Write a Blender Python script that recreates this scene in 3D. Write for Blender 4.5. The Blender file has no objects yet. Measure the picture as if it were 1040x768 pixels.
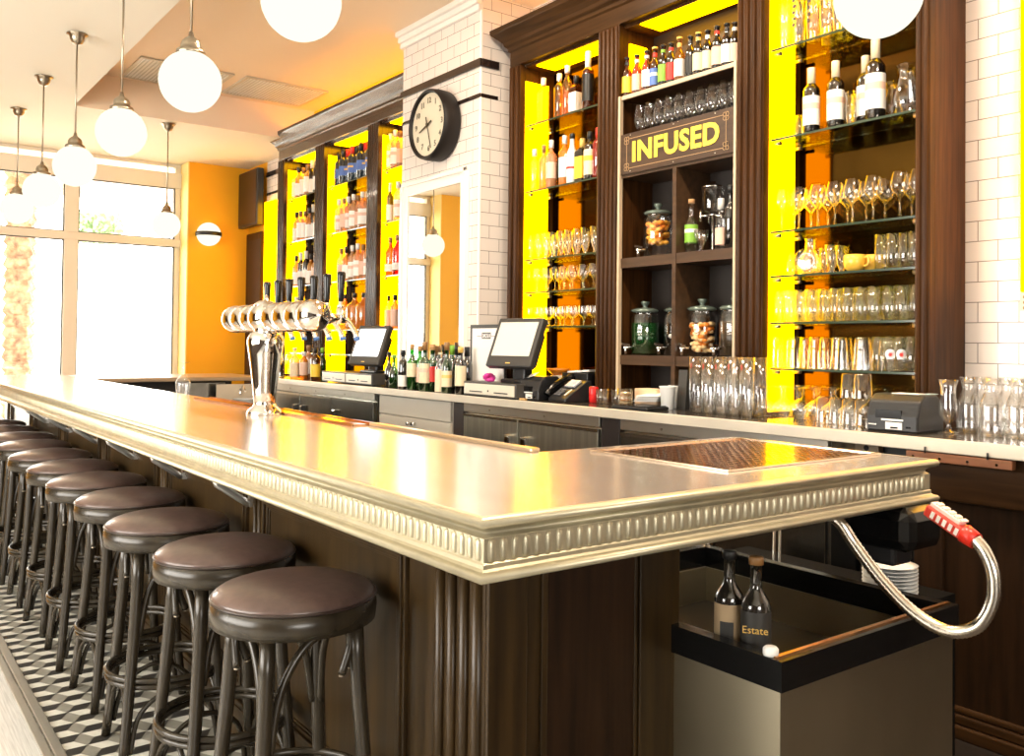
import bpy, math, random
from mathutils import Vector, Matrix
random.seed(7)
PI = math.pi
S = bpy.context.scene
COL = S.collection

# ---------------------------------------------------------------- camera
H = 1.42
F_PX, CX, CY = 911.5, 520.0, 334.58            # 1040 x 768 frame
RIGHT = Vector((0.5996959, 0.8001519, 0.0110332))
UP = Vector((0.0078209, -0.0196474, 0.9997764))
BACK = Vector((0.8001898, -0.5994755, -0.0180404))
cam_d = bpy.data.cameras.new('camera')
cam = bpy.data.objects.new('camera', cam_d); COL.objects.link(cam)
cam.matrix_world = Matrix(((RIGHT.x, UP.x, BACK.x, 0), (RIGHT.y, UP.y, BACK.y, 0), (RIGHT.z, UP.z, BACK.z, H), (0, 0, 0, 1)))
cam_d.sensor_width = 36.0; cam_d.lens = 36.0 * F_PX / 1040.0
cam_d.shift_y = -(384.0 - CY) / 1040.0
cam_d.clip_start = 0.05; cam_d.clip_end = 200
S.camera = cam

# ---------------------------------------------------------------- light
S.view_settings.view_transform = 'Standard'; S.view_settings.look = 'None'
S.view_settings.gamma = 1.0; S.view_settings.use_curve_mapping = False
S.view_settings.exposure = 1.42
SKY = 5.5
LAMP = 0.48
YEL = 5.0
W = bpy.data.worlds.new('sky'); S.world = W; W.use_nodes = True
_bg = W.node_tree.nodes['Background']; _bg.inputs[0].default_value = (1.0, 0.95, 0.87, 1); _bg.inputs[1].default_value = SKY
S.cycles.max_bounces = 9; S.cycles.diffuse_bounces = 4; S.cycles.glossy_bounces = 5
S.cycles.transmission_bounces = 6; S.cycles.transparent_max_bounces = 28
S.cycles.sample_clamp_indirect = 6.0
S.cycles.caustics_reflective = False; S.cycles.caustics_refractive = False

def light(name, kind, loc, rot, energy, color=(1, 1, 1), size=1.0, size_y=None, portal=False):
    d = bpy.data.lights.new(name, kind); d.energy = energy; d.color = color
    if kind == 'AREA':
        d.shape = 'RECTANGLE'; d.size = size; d.size_y = size_y or size
        if portal: d.cycles.is_portal = True
    o = bpy.data.objects.new(name, d); COL.objects.link(o); o.location = loc; o.rotation_euler = rot
    return o
# low sun through the street windows behind and left of the camera
sun = light('sun', 'SUN', (0, -6, 8), (0, 0, 0), 0.9, (1.0, 0.93, 0.82))
sun.data.angle = math.radians(2.5)
sun.rotation_euler = Vector((0.55, 0.62, -0.55)).to_track_quat('-Z', 'Y').to_euler()
light('window_portal', 'AREA', (-10.55, 1.75, 1.9), (0, -PI / 2, 0), 1, size=3.4, size_y=2.7, portal=True)
light('window_portal', 'AREA', (-3.65, -3.65, 1.95), (PI / 2, 0, 0), 1, size=5.0, size_y=2.5, portal=True)
light('window_portal', 'AREA', (4.25, -0.85, 1.8), (0, PI / 2, 0), 1, size=2.0, size_y=2.7, portal=True)
FILL = 26  # power of the added fill lights over the aisle

# ---------------------------------------------------------------- materials
def ray(u, v):
    d = RIGHT * ((u - CX) / F_PX) - UP * ((v - CY) / F_PX) - BACK
    return d
def gy(u, v, y):                     # point of the plane y seen at (u, v)
    d = ray(u, v); t = y / d.y; return Vector((d.x * t, y, H + d.z * t))
def gz(u, v, z):
    d = ray(u, v); t = (z - H) / d.z; return Vector((d.x * t, d.y * t, z))
def gx(u, v, x):
    d = ray(u, v); t = x / d.x; return Vector((x, d.y * t, H + d.z * t))

MATS = {}
def _m(name):
    m = bpy.data.materials.new(name); m.use_nodes = True
    nt = m.node_tree; nt.nodes.clear()
    out = nt.nodes.new('ShaderNodeOutputMaterial')
    MATS[name] = m
    return m, nt, out
def mat(name, col, rough=0.5, metal=0.0, noise=0.0, scale=8.0, stretch=(1, 1, 1), bump=0.0, coat=0.0, spec=0.5, emit=None, es=0.0):
    if name in MATS: return MATS[name]
    m, nt, out = _m(name); N = nt.nodes; L = nt.links
    p = N.new('ShaderNodeBsdfPrincipled'); L.new(p.outputs[0], out.inputs[0])
    p.inputs['Base Color'].default_value = (*col, 1); p.inputs['Roughness'].default_value = rough
    p.inputs['Metallic'].default_value = metal; p.inputs['Coat Weight'].default_value = coat
    p.inputs['Specular IOR Level'].default_value = spec
    if emit: p.inputs['Emission Color'].default_value = (*emit, 1); p.inputs['Emission Strength'].default_value = es
    if noise or bump:
        tc = N.new('ShaderNodeTexCoord'); mp = N.new('ShaderNodeMapping'); mp.inputs['Scale'].default_value = stretch
        L.new(tc.outputs['Object'], mp.inputs[0])
        nz = N.new('ShaderNodeTexNoise'); nz.inputs['Scale'].default_value = scale; nz.inputs['Detail'].default_value = 4
        L.new(mp.outputs[0], nz.inputs['Vector'])
        if noise:
            cr = N.new('ShaderNodeValToRGB')
            cr.color_ramp.elements[0].position = 0.3; cr.color_ramp.elements[1].position = 0.7
            cr.color_ramp.elements[0].color = (*[max(0, c * (1 - noise)) for c in col], 1)
            cr.color_ramp.elements[1].color = (*[min(1, c * (1 + noise)) for c in col], 1)
            L.new(nz.outputs[0], cr.inputs[0]); L.new(cr.outputs[0], p.inputs['Base Color'])
        if bump:
            b = N.new('ShaderNodeBump'); b.inputs['Strength'].default_value = bump; b.inputs['Distance'].default_value = 0.01
            L.new(nz.outputs[0], b.inputs['Height']); L.new(b.outputs[0], p.inputs['Normal'])
    return m
def glow(name, col, s, noise=0.0):
    m, nt, out = _m(name); e = nt.nodes.new('ShaderNodeEmission')
    e.inputs[0].default_value = (*col, 1); e.inputs[1].default_value = s
    nt.links.new(e.outputs[0], out.inputs[0]); return m
def glass(name, tint=(1, 1, 1), refl=0.9, edge=0.5, edgecol=(0.75, 0.78, 0.74), body=0.0, bodycol=(1, 1, 1)):
    """thin walled glass: clear face on, reflecting and tinted at grazing angles"""
    m, nt, out = _m(name); N = nt.nodes; L = nt.links
    tr = N.new('ShaderNodeBsdfTransparent'); tr.inputs[0].default_value = (*tint, 1)
    te = N.new('ShaderNodeBsdfTransparent'); te.inputs[0].default_value = (*[t * e for t, e in zip(tint, edgecol)], 1)
    gl = N.new('ShaderNodeBsdfGlossy'); gl.inputs['Roughness'].default_value = 0.03; gl.inputs[0].default_value = (1, 1, 1, 1)
    lw = N.new('ShaderNodeLayerWeight'); lw.inputs[0].default_value = 0.35
    pw = N.new('ShaderNodeMath'); pw.operation = 'POWER'; pw.inputs[1].default_value = 2.0
    L.new(lw.outputs['Facing'], pw.inputs[0])
    m1 = N.new('ShaderNodeMixShader'); L.new(pw.outputs[0], m1.inputs[0]); L.new(tr.outputs[0], m1.inputs[1]); L.new(te.outputs[0], m1.inputs[2])
    base = m1
    if body:
        df = N.new('ShaderNodeBsdfPrincipled'); df.inputs['Base Color'].default_value = (*bodycol, 1); df.inputs['Roughness'].default_value = 0.2
        m0 = N.new('ShaderNodeMixShader'); m0.inputs[0].default_value = body; L.new(m1.outputs[0], m0.inputs[1]); L.new(df.outputs[0], m0.inputs[2]); base = m0
    fr = N.new('ShaderNodeMath'); fr.operation = 'MULTIPLY_ADD'; fr.inputs[1].default_value = refl * edge; fr.inputs[2].default_value = 0.09 * refl
    L.new(pw.outputs[0], fr.inputs[0])
    m2 = N.new('ShaderNodeMixShader'); L.new(fr.outputs[0], m2.inputs[0]); L.new(base.outputs[0], m2.inputs[1]); L.new(gl.outputs[0], m2.inputs[2])
    L.new(m2.outputs[0], out.inputs[0]); return m
def tile(name, axis, col, z0, x0):
    """white bevelled subway tile, running bond, world scale"""
    m, nt, out = _m(name); N = nt.nodes; L = nt.links
    p = N.new('ShaderNodeBsdfPrincipled'); L.new(p.outputs[0], out.inputs[0]); p.inputs['Roughness'].default_value = 0.16
    tc = N.new('ShaderNodeTexCoord'); sp = N.new('ShaderNodeSeparateXYZ'); cb = N.new('ShaderNodeCombineXYZ')
    L.new(tc.outputs['Object'], sp.inputs[0])
    a = N.new('ShaderNodeMath'); a.operation = 'ADD'; a.inputs[1].default_value = -x0 + 20 * 0.168
    b = N.new('ShaderNodeMath'); b.operation = 'ADD'; b.inputs[1].default_value = -z0 + 20 * 0.0872
    L.new(sp.outputs[0 if axis == 'x' else 1], a.inputs[0]); L.new(sp.outputs[2], b.inputs[0])
    L.new(a.outputs[0], cb.inputs[0]); L.new(b.outputs[0], cb.inputs[1])
    br = N.new('ShaderNodeTexBrick'); L.new(cb.outputs[0], br.inputs['Vector'])
    br.inputs['Scale'].default_value = 1.0; br.inputs['Brick Width'].default_value = 0.168; br.inputs['Row Height'].default_value = 0.0872
    br.inputs['Mortar Size'].default_value = 0.0022; br.inputs['Mortar Smooth'].default_value = 0.2; br.offset = 0.5
    br.inputs['Color1'].default_value = (*col, 1); br.inputs['Color2'].default_value = (*[c * 0.97 for c in col], 1)
    br.inputs['Mortar'].default_value = (0.24, 0.20, 0.17, 1)
    L.new(br.outputs['Color'], p.inputs['Base Color'])
    bp = N.new('ShaderNodeBump'); bp.inputs['Strength'].default_value = 0.4; bp.inputs['Distance'].default_value = 0.003; bp.invert = True
    L.new(br.outputs['Fac'], bp.inputs['Height']); L.new(bp.outputs[0], p.inputs['Normal'])
    return m

WOOD = mat('dark_walnut', (0.046, 0.0175, 0.0045), 0.40, noise=0.45, scale=3.0, stretch=(14, 14, 0.9), bump=0.05, spec=0.14)
WOODH = mat('dark_walnut_long_grain', (0.040, 0.018, 0.006), 0.36, noise=0.4, scale=3.0, stretch=(0.9, 14, 14), bump=0.05, spec=0.2)
WOODG = mat('lacquered_walnut', (0.040, 0.020, 0.010), 0.24, noise=0.4, scale=3.0, stretch=(14, 14, 0.9), bump=0.03, spec=0.6, coat=0.35)
WOODB = mat('cubby_walnut', (0.022, 0.010, 0.004), 0.45, spec=0.2, noise=0.4, scale=3.0, stretch=(12, 12, 0.8))
BARW = mat('bar_front_walnut', (0.034, 0.019, 0.006), 0.33, noise=0.45, scale=2.5, stretch=(11, 11, 0.7), bump=0.04, spec=0.35)
EDGEP = mat('pale_shelf_edge', (0.55, 0.42, 0.28), 0.5)
ZINC = mat('pewter', (0.88, 0.80, 0.74), 0.18, 0.76, noise=0.05, scale=2.0, stretch=(0.6, 6, 6))
APRON = mat('cast_pewter_edge', (0.54, 0.49, 0.35), 0.42, 0.75, noise=0.10, scale=14, bump=0.1)
CTOP = mat('grey_counter', (0.66, 0.60, 0.50), 0.35, 0.3, noise=0.08, scale=3)
STEEL = mat('brushed_steel', (0.52, 0.50, 0.46), 0.26, 1.0, noise=0.08, scale=2, stretch=(1, 1, 20))
STEELH = mat('brushed_steel_door', (0.34, 0.33, 0.29), 0.25, 1.0, noise=0.12, scale=2, stretch=(20, 1, 1))
CHROME = mat('chrome', (0.86, 0.85, 0.83), 0.05, 1.0)
NICKEL = mat('brushed_nickel', (0.42, 0.36, 0.28), 0.28, 1.0)
COPPER = mat('copper_tray', (0.62, 0.33, 0.16), 0.16, 1.0, noise=0.2, scale=30)
BLACK = mat('black_plastic', (0.018, 0.018, 0.019), 0.35)
BLACKG = mat('black_gloss', (0.006, 0.006, 0.006), 0.18, spec=0.4)
GREYP = mat('charcoal_plastic', (0.05, 0.048, 0.045), 0.4)
WHITE = mat('white_plastic', (0.82, 0.82, 0.80), 0.4)
PAPER = mat('white_paper', (0.85, 0.82, 0.78), 0.7)
CREAMP = mat('cream_paint', (0.78, 0.70, 0.58), 0.7)
YWALL = mat('mustard_paint', (0.86, 0.40, 0.006), 0.6)
YWALLP = mat('pale_mustard_jamb', (0.86, 0.66, 0.24), 0.6)
FRAMEP = mat('cream_window_frame', (0.80, 0.72, 0.60), 0.45)
CEIL = mat('ceiling_paint', (0.84, 0.78, 0.66), 0.75)
CEILR = mat('recess_bounce_tone', (0.86, 0.68, 0.49), 0.7)  # ceiling cream with the yellow lamps' bounce mixed into its colour
BTILE = mat('black_glazed_trim', (0.02, 0.012, 0.01), 0.12, coat=0.5)
SEAT = mat('brown_vinyl', (0.105, 0.066, 0.056), 0.36, noise=0.15, scale=40, bump=0.05, coat=0.2)
STOOLW = mat('dark_bentwood', (0.030, 0.023, 0.014), 0.27, noise=0.25, scale=6, stretch=(4, 4, 1), spec=0.5)
MIRROR = mat('mirror_silver', (0.92, 0.92, 0.90), 0.01, 1.0)
BRONZE = mat('bronze_mirror', (0.072, 0.037, 0.007), 0.08, 1.0)
YPANEL = glow('backlit_yellow_panel', (1.0, 0.44, 0.0), YEL)
YCOVE = glow('cove_tube_yellow', (1.0, 0.40, 0.0), 10.0)
GLOBE = glow('opal_glass_lit', (1.0, 0.94, 0.74), LAMP)
SCREEN = mat('screen_grey', (0.5, 0.46, 0.38), 0.15, emit=(0.9, 0.85, 0.72), es=0.15)
SCREENW = mat('screen_white', (0.8, 0.8, 0.8), 0.2, emit=(1, 1, 1), es=1.2)
GL = glass('clear_glass', refl=1.0, edge=0.75)
GLS = glass('shelf_glass', (0.86, 0.92, 0.86), 1.0, 0.5, (0.35, 0.5, 0.4))
GLW = glass('window_glass', (0.97, 0.99, 0.98), 0.8, 0.3)
GGREEN = glass('green_bottle_glass', (0.06, 0.30, 0.05), 1.0, 0.4, (0.3, 0.5, 0.3), body=0.35, bodycol=(0.01, 0.05, 0.01))
GDARK = glass('dark_bottle_glass', (0.05, 0.05, 0.03), 1.0, 0.4, (0.3, 0.3, 0.3), body=0.6, bodycol=(0.008, 0.007, 0.006))
GAMBER = glass('amber_bottle_glass', (0.42, 0.12, 0.02), 1.0, 0.4, (0.4, 0.3, 0.2), body=0.3, bodycol=(0.12, 0.03, 0.005))
GGOLD = glass('gold_liquor_glass', (0.95, 0.62, 0.18), 1.0, 0.45, (0.5, 0.4, 0.25), body=0.12, bodycol=(0.5, 0.25, 0.03))
GRED = glass('red_bottle_glass', (0.75, 0.06, 0.02), 1.0, 0.4, (0.5, 0.3, 0.2), body=0.45, bodycol=(0.45, 0.02, 0.01))
GORANGE = glass('orange_liquor_glass', (0.98, 0.50, 0.14), 1.0, 0.4, (0.6, 0.4, 0.3), body=0.5, bodycol=(0.75, 0.30, 0.04))
GPINK = glass('rose_liquor_glass', (0.98, 0.62, 0.45), 1.0, 0.4, (0.6, 0.5, 0.4), body=0.4, bodycol=(0.8, 0.45, 0.22))
GYEL = glass('yellow_liquor_glass', (1.0, 0.85, 0.1), 1.0, 0.3, (0.7, 0.5, 0.2), body=0.25, bodycol=(0.8, 0.55, 0.02))
GBLUE = glass('navy_bottle_glass', (0.05, 0.08, 0.12), 1.0, 0.4, (0.4, 0.4, 0.4), body=0.7, bodycol=(0.02, 0.04, 0.055))
def col(name, c, r=0.5): return mat(name, c, r)
LCREAM = col('cream_label', (0.72, 0.60, 0.40)); LWHITE = col('white_label', (0.82, 0.78, 0.72)); LRED = col('red_label', (0.55, 0.03, 0.02))
LYEL = col('yellow_label', (0.85, 0.55, 0.04)); LGREEN = col('green_label', (0.20, 0.42, 0.04)); LBLUE = col('blue_label', (0.08, 0.16, 0.45))
LGOLD = col('gold_foil', (0.75, 0.48, 0.12), 0.3); LBLACK = col('black_cap', (0.012, 0.012, 0.012), 0.35); LPINK = col('pink_label', (0.74, 0.48, 0.36))
LBLUEL = col('pale_blue_label', (0.45, 0.62, 0.65)); CORK = col('cork', (0.50, 0.28, 0.12), 0.8); LBRONZE = col('bronze_foil', (0.30, 0.15, 0.05), 0.35)

# ---------------------------------------------------------------- mesh helpers
class MB:
    def __init__(s): s.v = []; s.f = []; s.m = []; s.sm = []
    def add(s, vs, fs, mi=0, smooth=False):
        b = len(s.v); s.v += [tuple(p) for p in vs]
        for f in fs: s.f.append(tuple(b + i for i in f)); s.m.append(mi); s.sm.append(smooth)
        return s
    def box(s, x0, y0, z0, x1, y1, z1, mi=0):
        x0, x1 = sorted((x0, x1)); y0, y1 = sorted((y0, y1)); z0, z1 = sorted((z0, z1))
        return s.add([(x0, y0, z0), (x1, y0, z0), (x1, y1, z0), (x0, y1, z0), (x0, y0, z1), (x1, y0, z1), (x1, y1, z1), (x0, y1, z1)],
                     [(3, 2, 1, 0), (4, 5, 6, 7), (0, 1, 5, 4), (1, 2, 6, 5), (2, 3, 7, 6), (3, 0, 4, 7)], mi)
    def obox(s, c, ax, ay, az, mi=0):      # oriented box by half-axis vectors
        c = Vector(c); ax = Vector(ax); ay = Vector(ay); az = Vector(az); vs = []
        for k in (-1, 1):
            for (i, j) in ((-1, -1), (1, -1), (1, 1), (-1, 1)): vs.append(c + ax * i + ay * j + az * k)
        return s.add(vs, [(3, 2, 1, 0), (4, 5, 6, 7), (0, 1, 5, 4), (1, 2, 6, 5), (2, 3, 7, 6), (3, 0, 4, 7)], mi)
    def lathe(s, prof, seg=16, c=(0, 0, 0), mi=0, smooth=True, axis='z', rib=0.0, caps=True):
        vs = []; n = len(prof)
        for (r, h) in prof:
            for k in range(seg):
                a = 2 * PI * k / seg; rr = r * (1 + (rib if k % 2 else -rib))
                p = (rr * math.cos(a), rr * math.sin(a), h)
                if axis == 'x': p = (p[2], p[0], p[1])
                elif axis == 'y': p = (p[0], p[2], -p[1])
                vs.append((p[0] + c[0], p[1] + c[1], p[2] + c[2]))
        fs = []
        for i in range(n - 1):
            for k in range(seg):
                k2 = (k + 1) % seg; fs.append((i * seg + k, i * seg + k2, (i + 1) * seg + k2, (i + 1) * seg + k))
        s.add(vs, fs, mi, smooth)
        b = len(s.v) - len(vs)
        if caps:
            if prof[0][0] > 1e-5: s.f.append(tuple(b + k for k in reversed(range(seg)))); s.m.append(mi); s.sm.append(False)
            if prof[-1][0] > 1e-5: s.f.append(tuple(b + (n - 1) * seg + k for k in range(seg))); s.m.append(mi); s.sm.append(False)
        return s
    def tube(s, pts, r, seg=8, mi=0, cap=True, ridge=0.0):
        pts = [Vector(p) for p in pts]; n = len(pts); vs = []
        rr = r if isinstance(r, (list, tuple)) else [r] * n
        t0 = (pts[1] - pts[0]).normalized(); up = Vector((0, 0, 1)) if abs(t0.z) < 0.9 else Vector((1, 0, 0))
        nrm = t0.cross(up).normalized()
        for i in range(n):
            t = (pts[min(i + 1, n - 1)] - pts[max(i - 1, 0)]).normalized()
            nrm = (nrm - t * nrm.dot(t)).normalized(); bn = t.cross(nrm)
            q = rr[i] * (1 + (ridge if i % 2 else -ridge))
            for k in range(seg):
                a = 2 * PI * k / seg; vs.append(pts[i] + nrm * (q * math.cos(a)) + bn * (q * math.sin(a)))
        fs = [(i * seg + k, i * seg + (k + 1) % seg, (i + 1) * seg + (k + 1) % seg, (i + 1) * seg + k) for i in range(n - 1) for k in range(seg)]
        b = len(s.v); s.add(vs, fs, mi, True)
        if cap:
            s.f.append(tuple(b + k for k in reversed(range(seg)))); s.m.append(mi); s.sm.append(False)
            s.f.append(tuple(b + (n - 1) * seg + k for k in range(seg))); s.m.append(mi); s.sm.append(False)
        return s
    def prism(s, poly, y0, y1, plane='xz', mi=0):     # polygon extruded along the third axis
        n = len(poly)
        def P3(p, t):
            return (p[0], t, p[1]) if plane == 'xz' else ((t, p[0], p[1]) if plane == 'yz' else (p[0], p[1], t))
        vs = [P3(p, y0) for p in poly] + [P3(p, y1) for p in poly]
        fs = [tuple(range(n)), tuple(reversed(range(n, 2 * n)))] + [(i, n + i, n + (i + 1) % n, (i + 1) % n) for i in range(n)]
        return s.add(vs, fs, mi)
    def mesh(s, name, mats, off=(0, 0, 0)):
        me = bpy.data.meshes.new(name)
        me.from_pydata([(a - off[0], b - off[1], c - off[2]) for a, b, c in s.v], [], s.f)
        for m in (mats if isinstance(mats, (list, tuple)) else [mats]): me.materials.append(m)
        me.polygons.foreach_set('material_index', s.m); me.polygons.foreach_set('use_smooth', s.sm)
        me.update(); return me
    def build(s, name, mats, parent=None, world=True, bevel=0.0, **k):
        """coordinates are world ones unless world=False (then local to the parent)"""
        off = (0, 0, 0)
        if parent is not None and world:
            q = parent; o = Vector((0, 0, 0))
            while q: o += q.location; q = q.parent
            off = tuple(o)
        me = s.mesh(name, mats, off)
        import bmesh
        bm = bmesh.new(); bm.from_mesh(me); bmesh.ops.recalc_face_normals(bm, faces=bm.faces); bm.to_mesh(me); bm.free()
        o = bpy.data.objects.new(name, me); COL.objects.link(o)
        if parent is not None: o.parent = parent
        if bevel:
            b = o.modifiers.new('bevel', 'BEVEL'); b.width = bevel; b.segments = 2; b.limit_method = 'ANGLE'
        for kk, vv in k.items(): o[kk] = vv
        return o

def thing(name, label, cat, loc=(0, 0, 0), rz=0.0, group=None):
    o = bpy.data.objects.new(name, None); COL.objects.link(o); o.empty_display_size = 0.05
    o.location = loc; o.rotation_euler = (0, 0, rz); o['label'] = label; o['category'] = cat
    if group: o['group'] = group
    return o
def tag(o, label, cat, group=None):
    o['label'] = label; o['category'] = cat
    if group: o['group'] = group
    return o
def struct(o): o['kind'] = 'structure'; return o
def dup(root, loc, rz=0.0, label=None, group=None):
    r = root.copy(); COL.objects.link(r); r.location = loc; r.rotation_euler = (0, 0, rz)
    if label: r['label'] = label
    if group: r['group'] = group
    for ch in list(root.children):
        c = ch.copy(); COL.objects.link(c); c.parent = r
        for g in list(ch.children):
            d = g.copy(); COL.objects.link(d); d.parent = c
    return r
ORD = ['first', 'second', 'third', 'fourth', 'fifth', 'sixth', 'seventh', 'eighth', 'ninth', 'tenth', 'eleventh', 'twelfth', 'thirteenth', 'fourteenth', 'fifteenth', 'sixteenth']

# ================================================================ SETTING
YW = 3.90            # back wall
ZC, ZR = 3.50, 3.82  # ceiling, recess
XL = -10.5           # end wall
_z0 = gy(1000, 348.5, YW).z; _x0 = gy(993, 360, YW).x
TILEX = tile('subway_tile_back', 'x', (0.76, 0.68, 0.62), _z0, _x0)
TILEP = tile('subway_tile_pillar_front', 'x', (0.76, 0.68, 0.62), _z0, -5.0)
TILEY = tile('subway_tile_pillar_side', 'y', (0.76, 0.68, 0.62), _z0, 3.455)

struct(MB().box(-11.2, -3.9, -0.10, 4.4, 4.2, -0.006).build('floor', mat('aisle_floor', (0.62, 0.62, 0.60), 0.22, noise=0.18, scale=6, stretch=(1, 30, 1))))
# tumbling-block mosaic (hexagons of three rhombi)
mb = MB(); e = 0.0660; g = 0.0012
TW, TG, TB = mat('mosaic_white', (0.70, 0.69, 0.62), 0.35, noise=0.08, scale=25), mat('mosaic_grey', (0.27, 0.26, 0.22), 0.35, noise=0.1, scale=25), mat('mosaic_black', (0.035, 0.033, 0.03), 0.3)
ROT = 0.0
lat = e * math.sqrt(3)
for i in range(-100, 20):
    for j in range(-6, 20):
        cx = i * lat + (j % 2) * lat / 2; cy = 0.66 + j * 1.5 * e
        if not (-10.45 < cx < -0.8 and 0.60 < cy < 1.32): continue
        hv = [(cx + e * math.cos(PI / 6 + k * PI / 3), cy + e * math.sin(PI / 6 + k * PI / 3)) for k in range(6)]
        for q, (a, b, c, mi) in enumerate(((1, 2, 3, 0), (3, 4, 5, 1), (5, 0, 1, 2))):
            P4 = [(cx, cy), hv[a], hv[b], hv[c]]
            mx = sum(p[0] for p in P4) / 4; my = sum(p[1] for p in P4) / 4
            P4 = [(mx + (p[0] - mx) * (1 - g / e * 2), my + (p[1] - my) * (1 - g / e * 2)) for p in P4]
            mb.add([(p[0], p[1], 0.0) for p in P4], [(0, 1, 2, 3)], mi)
mb.box(-10.45, 0.63, -0.005, -0.8, 1.40, -0.001, 1)
struct(mb.build('floor_mosaic', [TW, TG, TB]))
struct(MB().box(-10.45, 0.585, -0.005, -0.5, 0.612, 0.004).box(-10.45, 0.618, -0.005, -0.5, 0.650, 0.007).build('trim_1', [mat('floor_strip', (0.42, 0.40, 0.35), 0.3, 0.6)], bevel=0.002))

WY0, WY1 = 0.26, 3.19
def wallbox(name, boxes, m, **k): 
    b = MB()
    for q in boxes: b.box(*q)
    return struct(b.build(name, m, **k))
wallbox('wall_left', [(-10.87, -3.6, 0, XL, WY0, 3.9), (-10.87, WY1, 0, XL, 4.1, 3.9), (-10.87, WY0, 0, XL, WY1, 0.30)], YWALL)
wallbox('trim_2', [(-10.87, WY0 - 0.001, 0.30, XL + 0.004, WY0 + 0.012, 3.5), (-10.87, WY1 - 0.012, 0.30, XL + 0.004, WY1 + 0.001, 3.5)], YWALLP)
wallbox('wall_back_yellow', [(XL, YW, 0, -9.93, YW + 0.15, 3.9)], YWALL)
wallbox('wall_back', [(-9.93, YW, 0, 4.2, YW + 0.15, 3.9)], TILEX)
wallbox('wall_back_upper', [(-9.9, YW - 0.006, 3.50, -6.0, YW - 0.0005, 3.82)], mat('lemon_yellow', (0.90, 0.62, 0.004), 0.6))  # flat yellow band on the back wall above the far cabinet
wallbox('wall_right', [(4.2, -3.6, 0, 4.35, -2.2, 3.9), (4.2, 0.5, 0, 4.35, 4.05, 3.9), (4.2, -2.2, 0, 4.35, 0.5, 0.8), (4.2, -2.2, 2.8, 4.35, 0.5, 3.9)], mat('plaster', (0.10, 0.07, 0.045), 0.8))
wallbox('floor_service', [(-8.4, 1.401, -0.006, 4.2, YW, 0.0), (-0.79, -1.5, -0.006, 4.2, 1.401, 0.0)], mat('service_floor', (0.035, 0.026, 0.02), 0.5))
FX0, FX1 = -6.2, -1.1
wallbox('wall_front', [(-10.87, -3.75, 0, FX0, -3.6, 3.9), (FX1, -3.75, 0, 4.35, -3.6, 3.9), (FX0, -3.75, 0, FX1, -3.6, 0.7), (FX0, -3.75, 3.2, FX1, -3.6, 3.9)], mat('dark_panelled_wall', (0.05, 0.03, 0.018), 0.6))
RX, RY = -8.66, 1.62
wallbox('ceiling', [(-10.87, -3.75, ZC, 4.35, RY, ZC + 0.08), (-10.87, RY, ZC, RX, 4.05, ZC + 0.08)], CEIL)
wallbox('ceiling_recess', [(RX - 0.05, RY - 0.05, ZR, 4.35, 4.05, ZR + 0.08), (RX - 0.05, RY, ZC + 0.08, RX, 4.05, ZR), (RX, RY - 0.05, ZC + 0.08, 4.35, RY, ZR),
                           (RX - 0.001, RY, ZC, RX + 0.004, YW, ZC + 0.085)], CEILR)

# end window: fixed lights in a cream frame
def window(name, y0, y1, frames, panes):
    root = struct(MB().box(*frames[0]).build(name, FRAMEP, bevel=0.006))
    for f in frames[1:]:
        o = MB().box(*f).build('window_frame', FRAMEP, root, bevel=0.006)
    for q in panes:
        MB().box(*q).build('window_pane', GLW, root)
    return root
wx0, wx1 = -10.86, -10.77
fr = [(wx0, WY0, 2.53, wx1 + 0.03, WY1, 2.615), (wx0, WY0, 3.217, wx1 + 0.02, WY1, 3.394), (wx0, WY0, 0.30, wx1, WY1, 0.38), (wx0, WY0, 3.46, wx1, WY1, 3.50),
      (wx0, 1.94, 0.38, wx1 + 0.02, 2.08, 3.217), (wx0, WY0, 0.38, wx1, WY0 + 0.07, 3.46), (wx0, WY1 - 0.075, 0.38, wx1, WY1 - 0.012, 3.46)]
pn = [(-10.83, a + 0.002, c, -10.822, b - 0.002, d) for a, b in ((WY0 + 0.07, 1.94), (2.08, WY1 - 0.075)) for c, d in ((0.38, 2.53), (2.615, 3.217))] + [(-10.83, WY0 + 0.07, 3.394, -10.822, WY1 - 0.075, 3.46)]
w1 = window('window_1', WY0, WY1, fr, pn)
for a, b, c, d in ((WY0 + 0.07, 1.94, 0.38, 2.53), (2.08, WY1 - 0.075, 0.38, 2.53), (WY0 + 0.07, 1.94, 2.615, 3.217), (2.08, WY1 - 0.075, 2.615, 3.217)):
    t = 0.012
    g = MB()
    for q in ((a, c, a + t, d), (b - t, c, b, d), (a, c, b, c + t), (a, d - t, b, d)): g.box(-10.80, q[0], q[1], -10.765, q[2], q[3])
    g.build('window_gasket', mat('gasket', (0.08, 0.07, 0.06), 0.5), w1)
frf = [(FX0, -3.72, 2.60, FX1, -3.64, 2.68)] + [(x, -3.73, 0.7, x + 0.10, -3.63, 3.2) for x in (FX0, -4.5, -2.8, FX1 - 0.1)] + [(FX0, -3.73, 0.7, FX1, -3.63, 0.78), (FX0, -3.73, 3.12, FX1, -3.63, 3.2)]
window('window_2', 0, 0, frf, [])

window('window_3', 0, 0, [(4.22, -2.2, 0.8, 4.30, 0.5, 0.88), (4.22, -2.2, 2.72, 4.30, 0.5, 2.8), (4.22, -2.2, 0.88, 4.30, -2.12, 2.72), (4.22, 0.42, 0.88, 4.30, 0.5, 2.72), (4.22, -0.89, 0.88, 4.30, -0.81, 2.72)], [])
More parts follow.
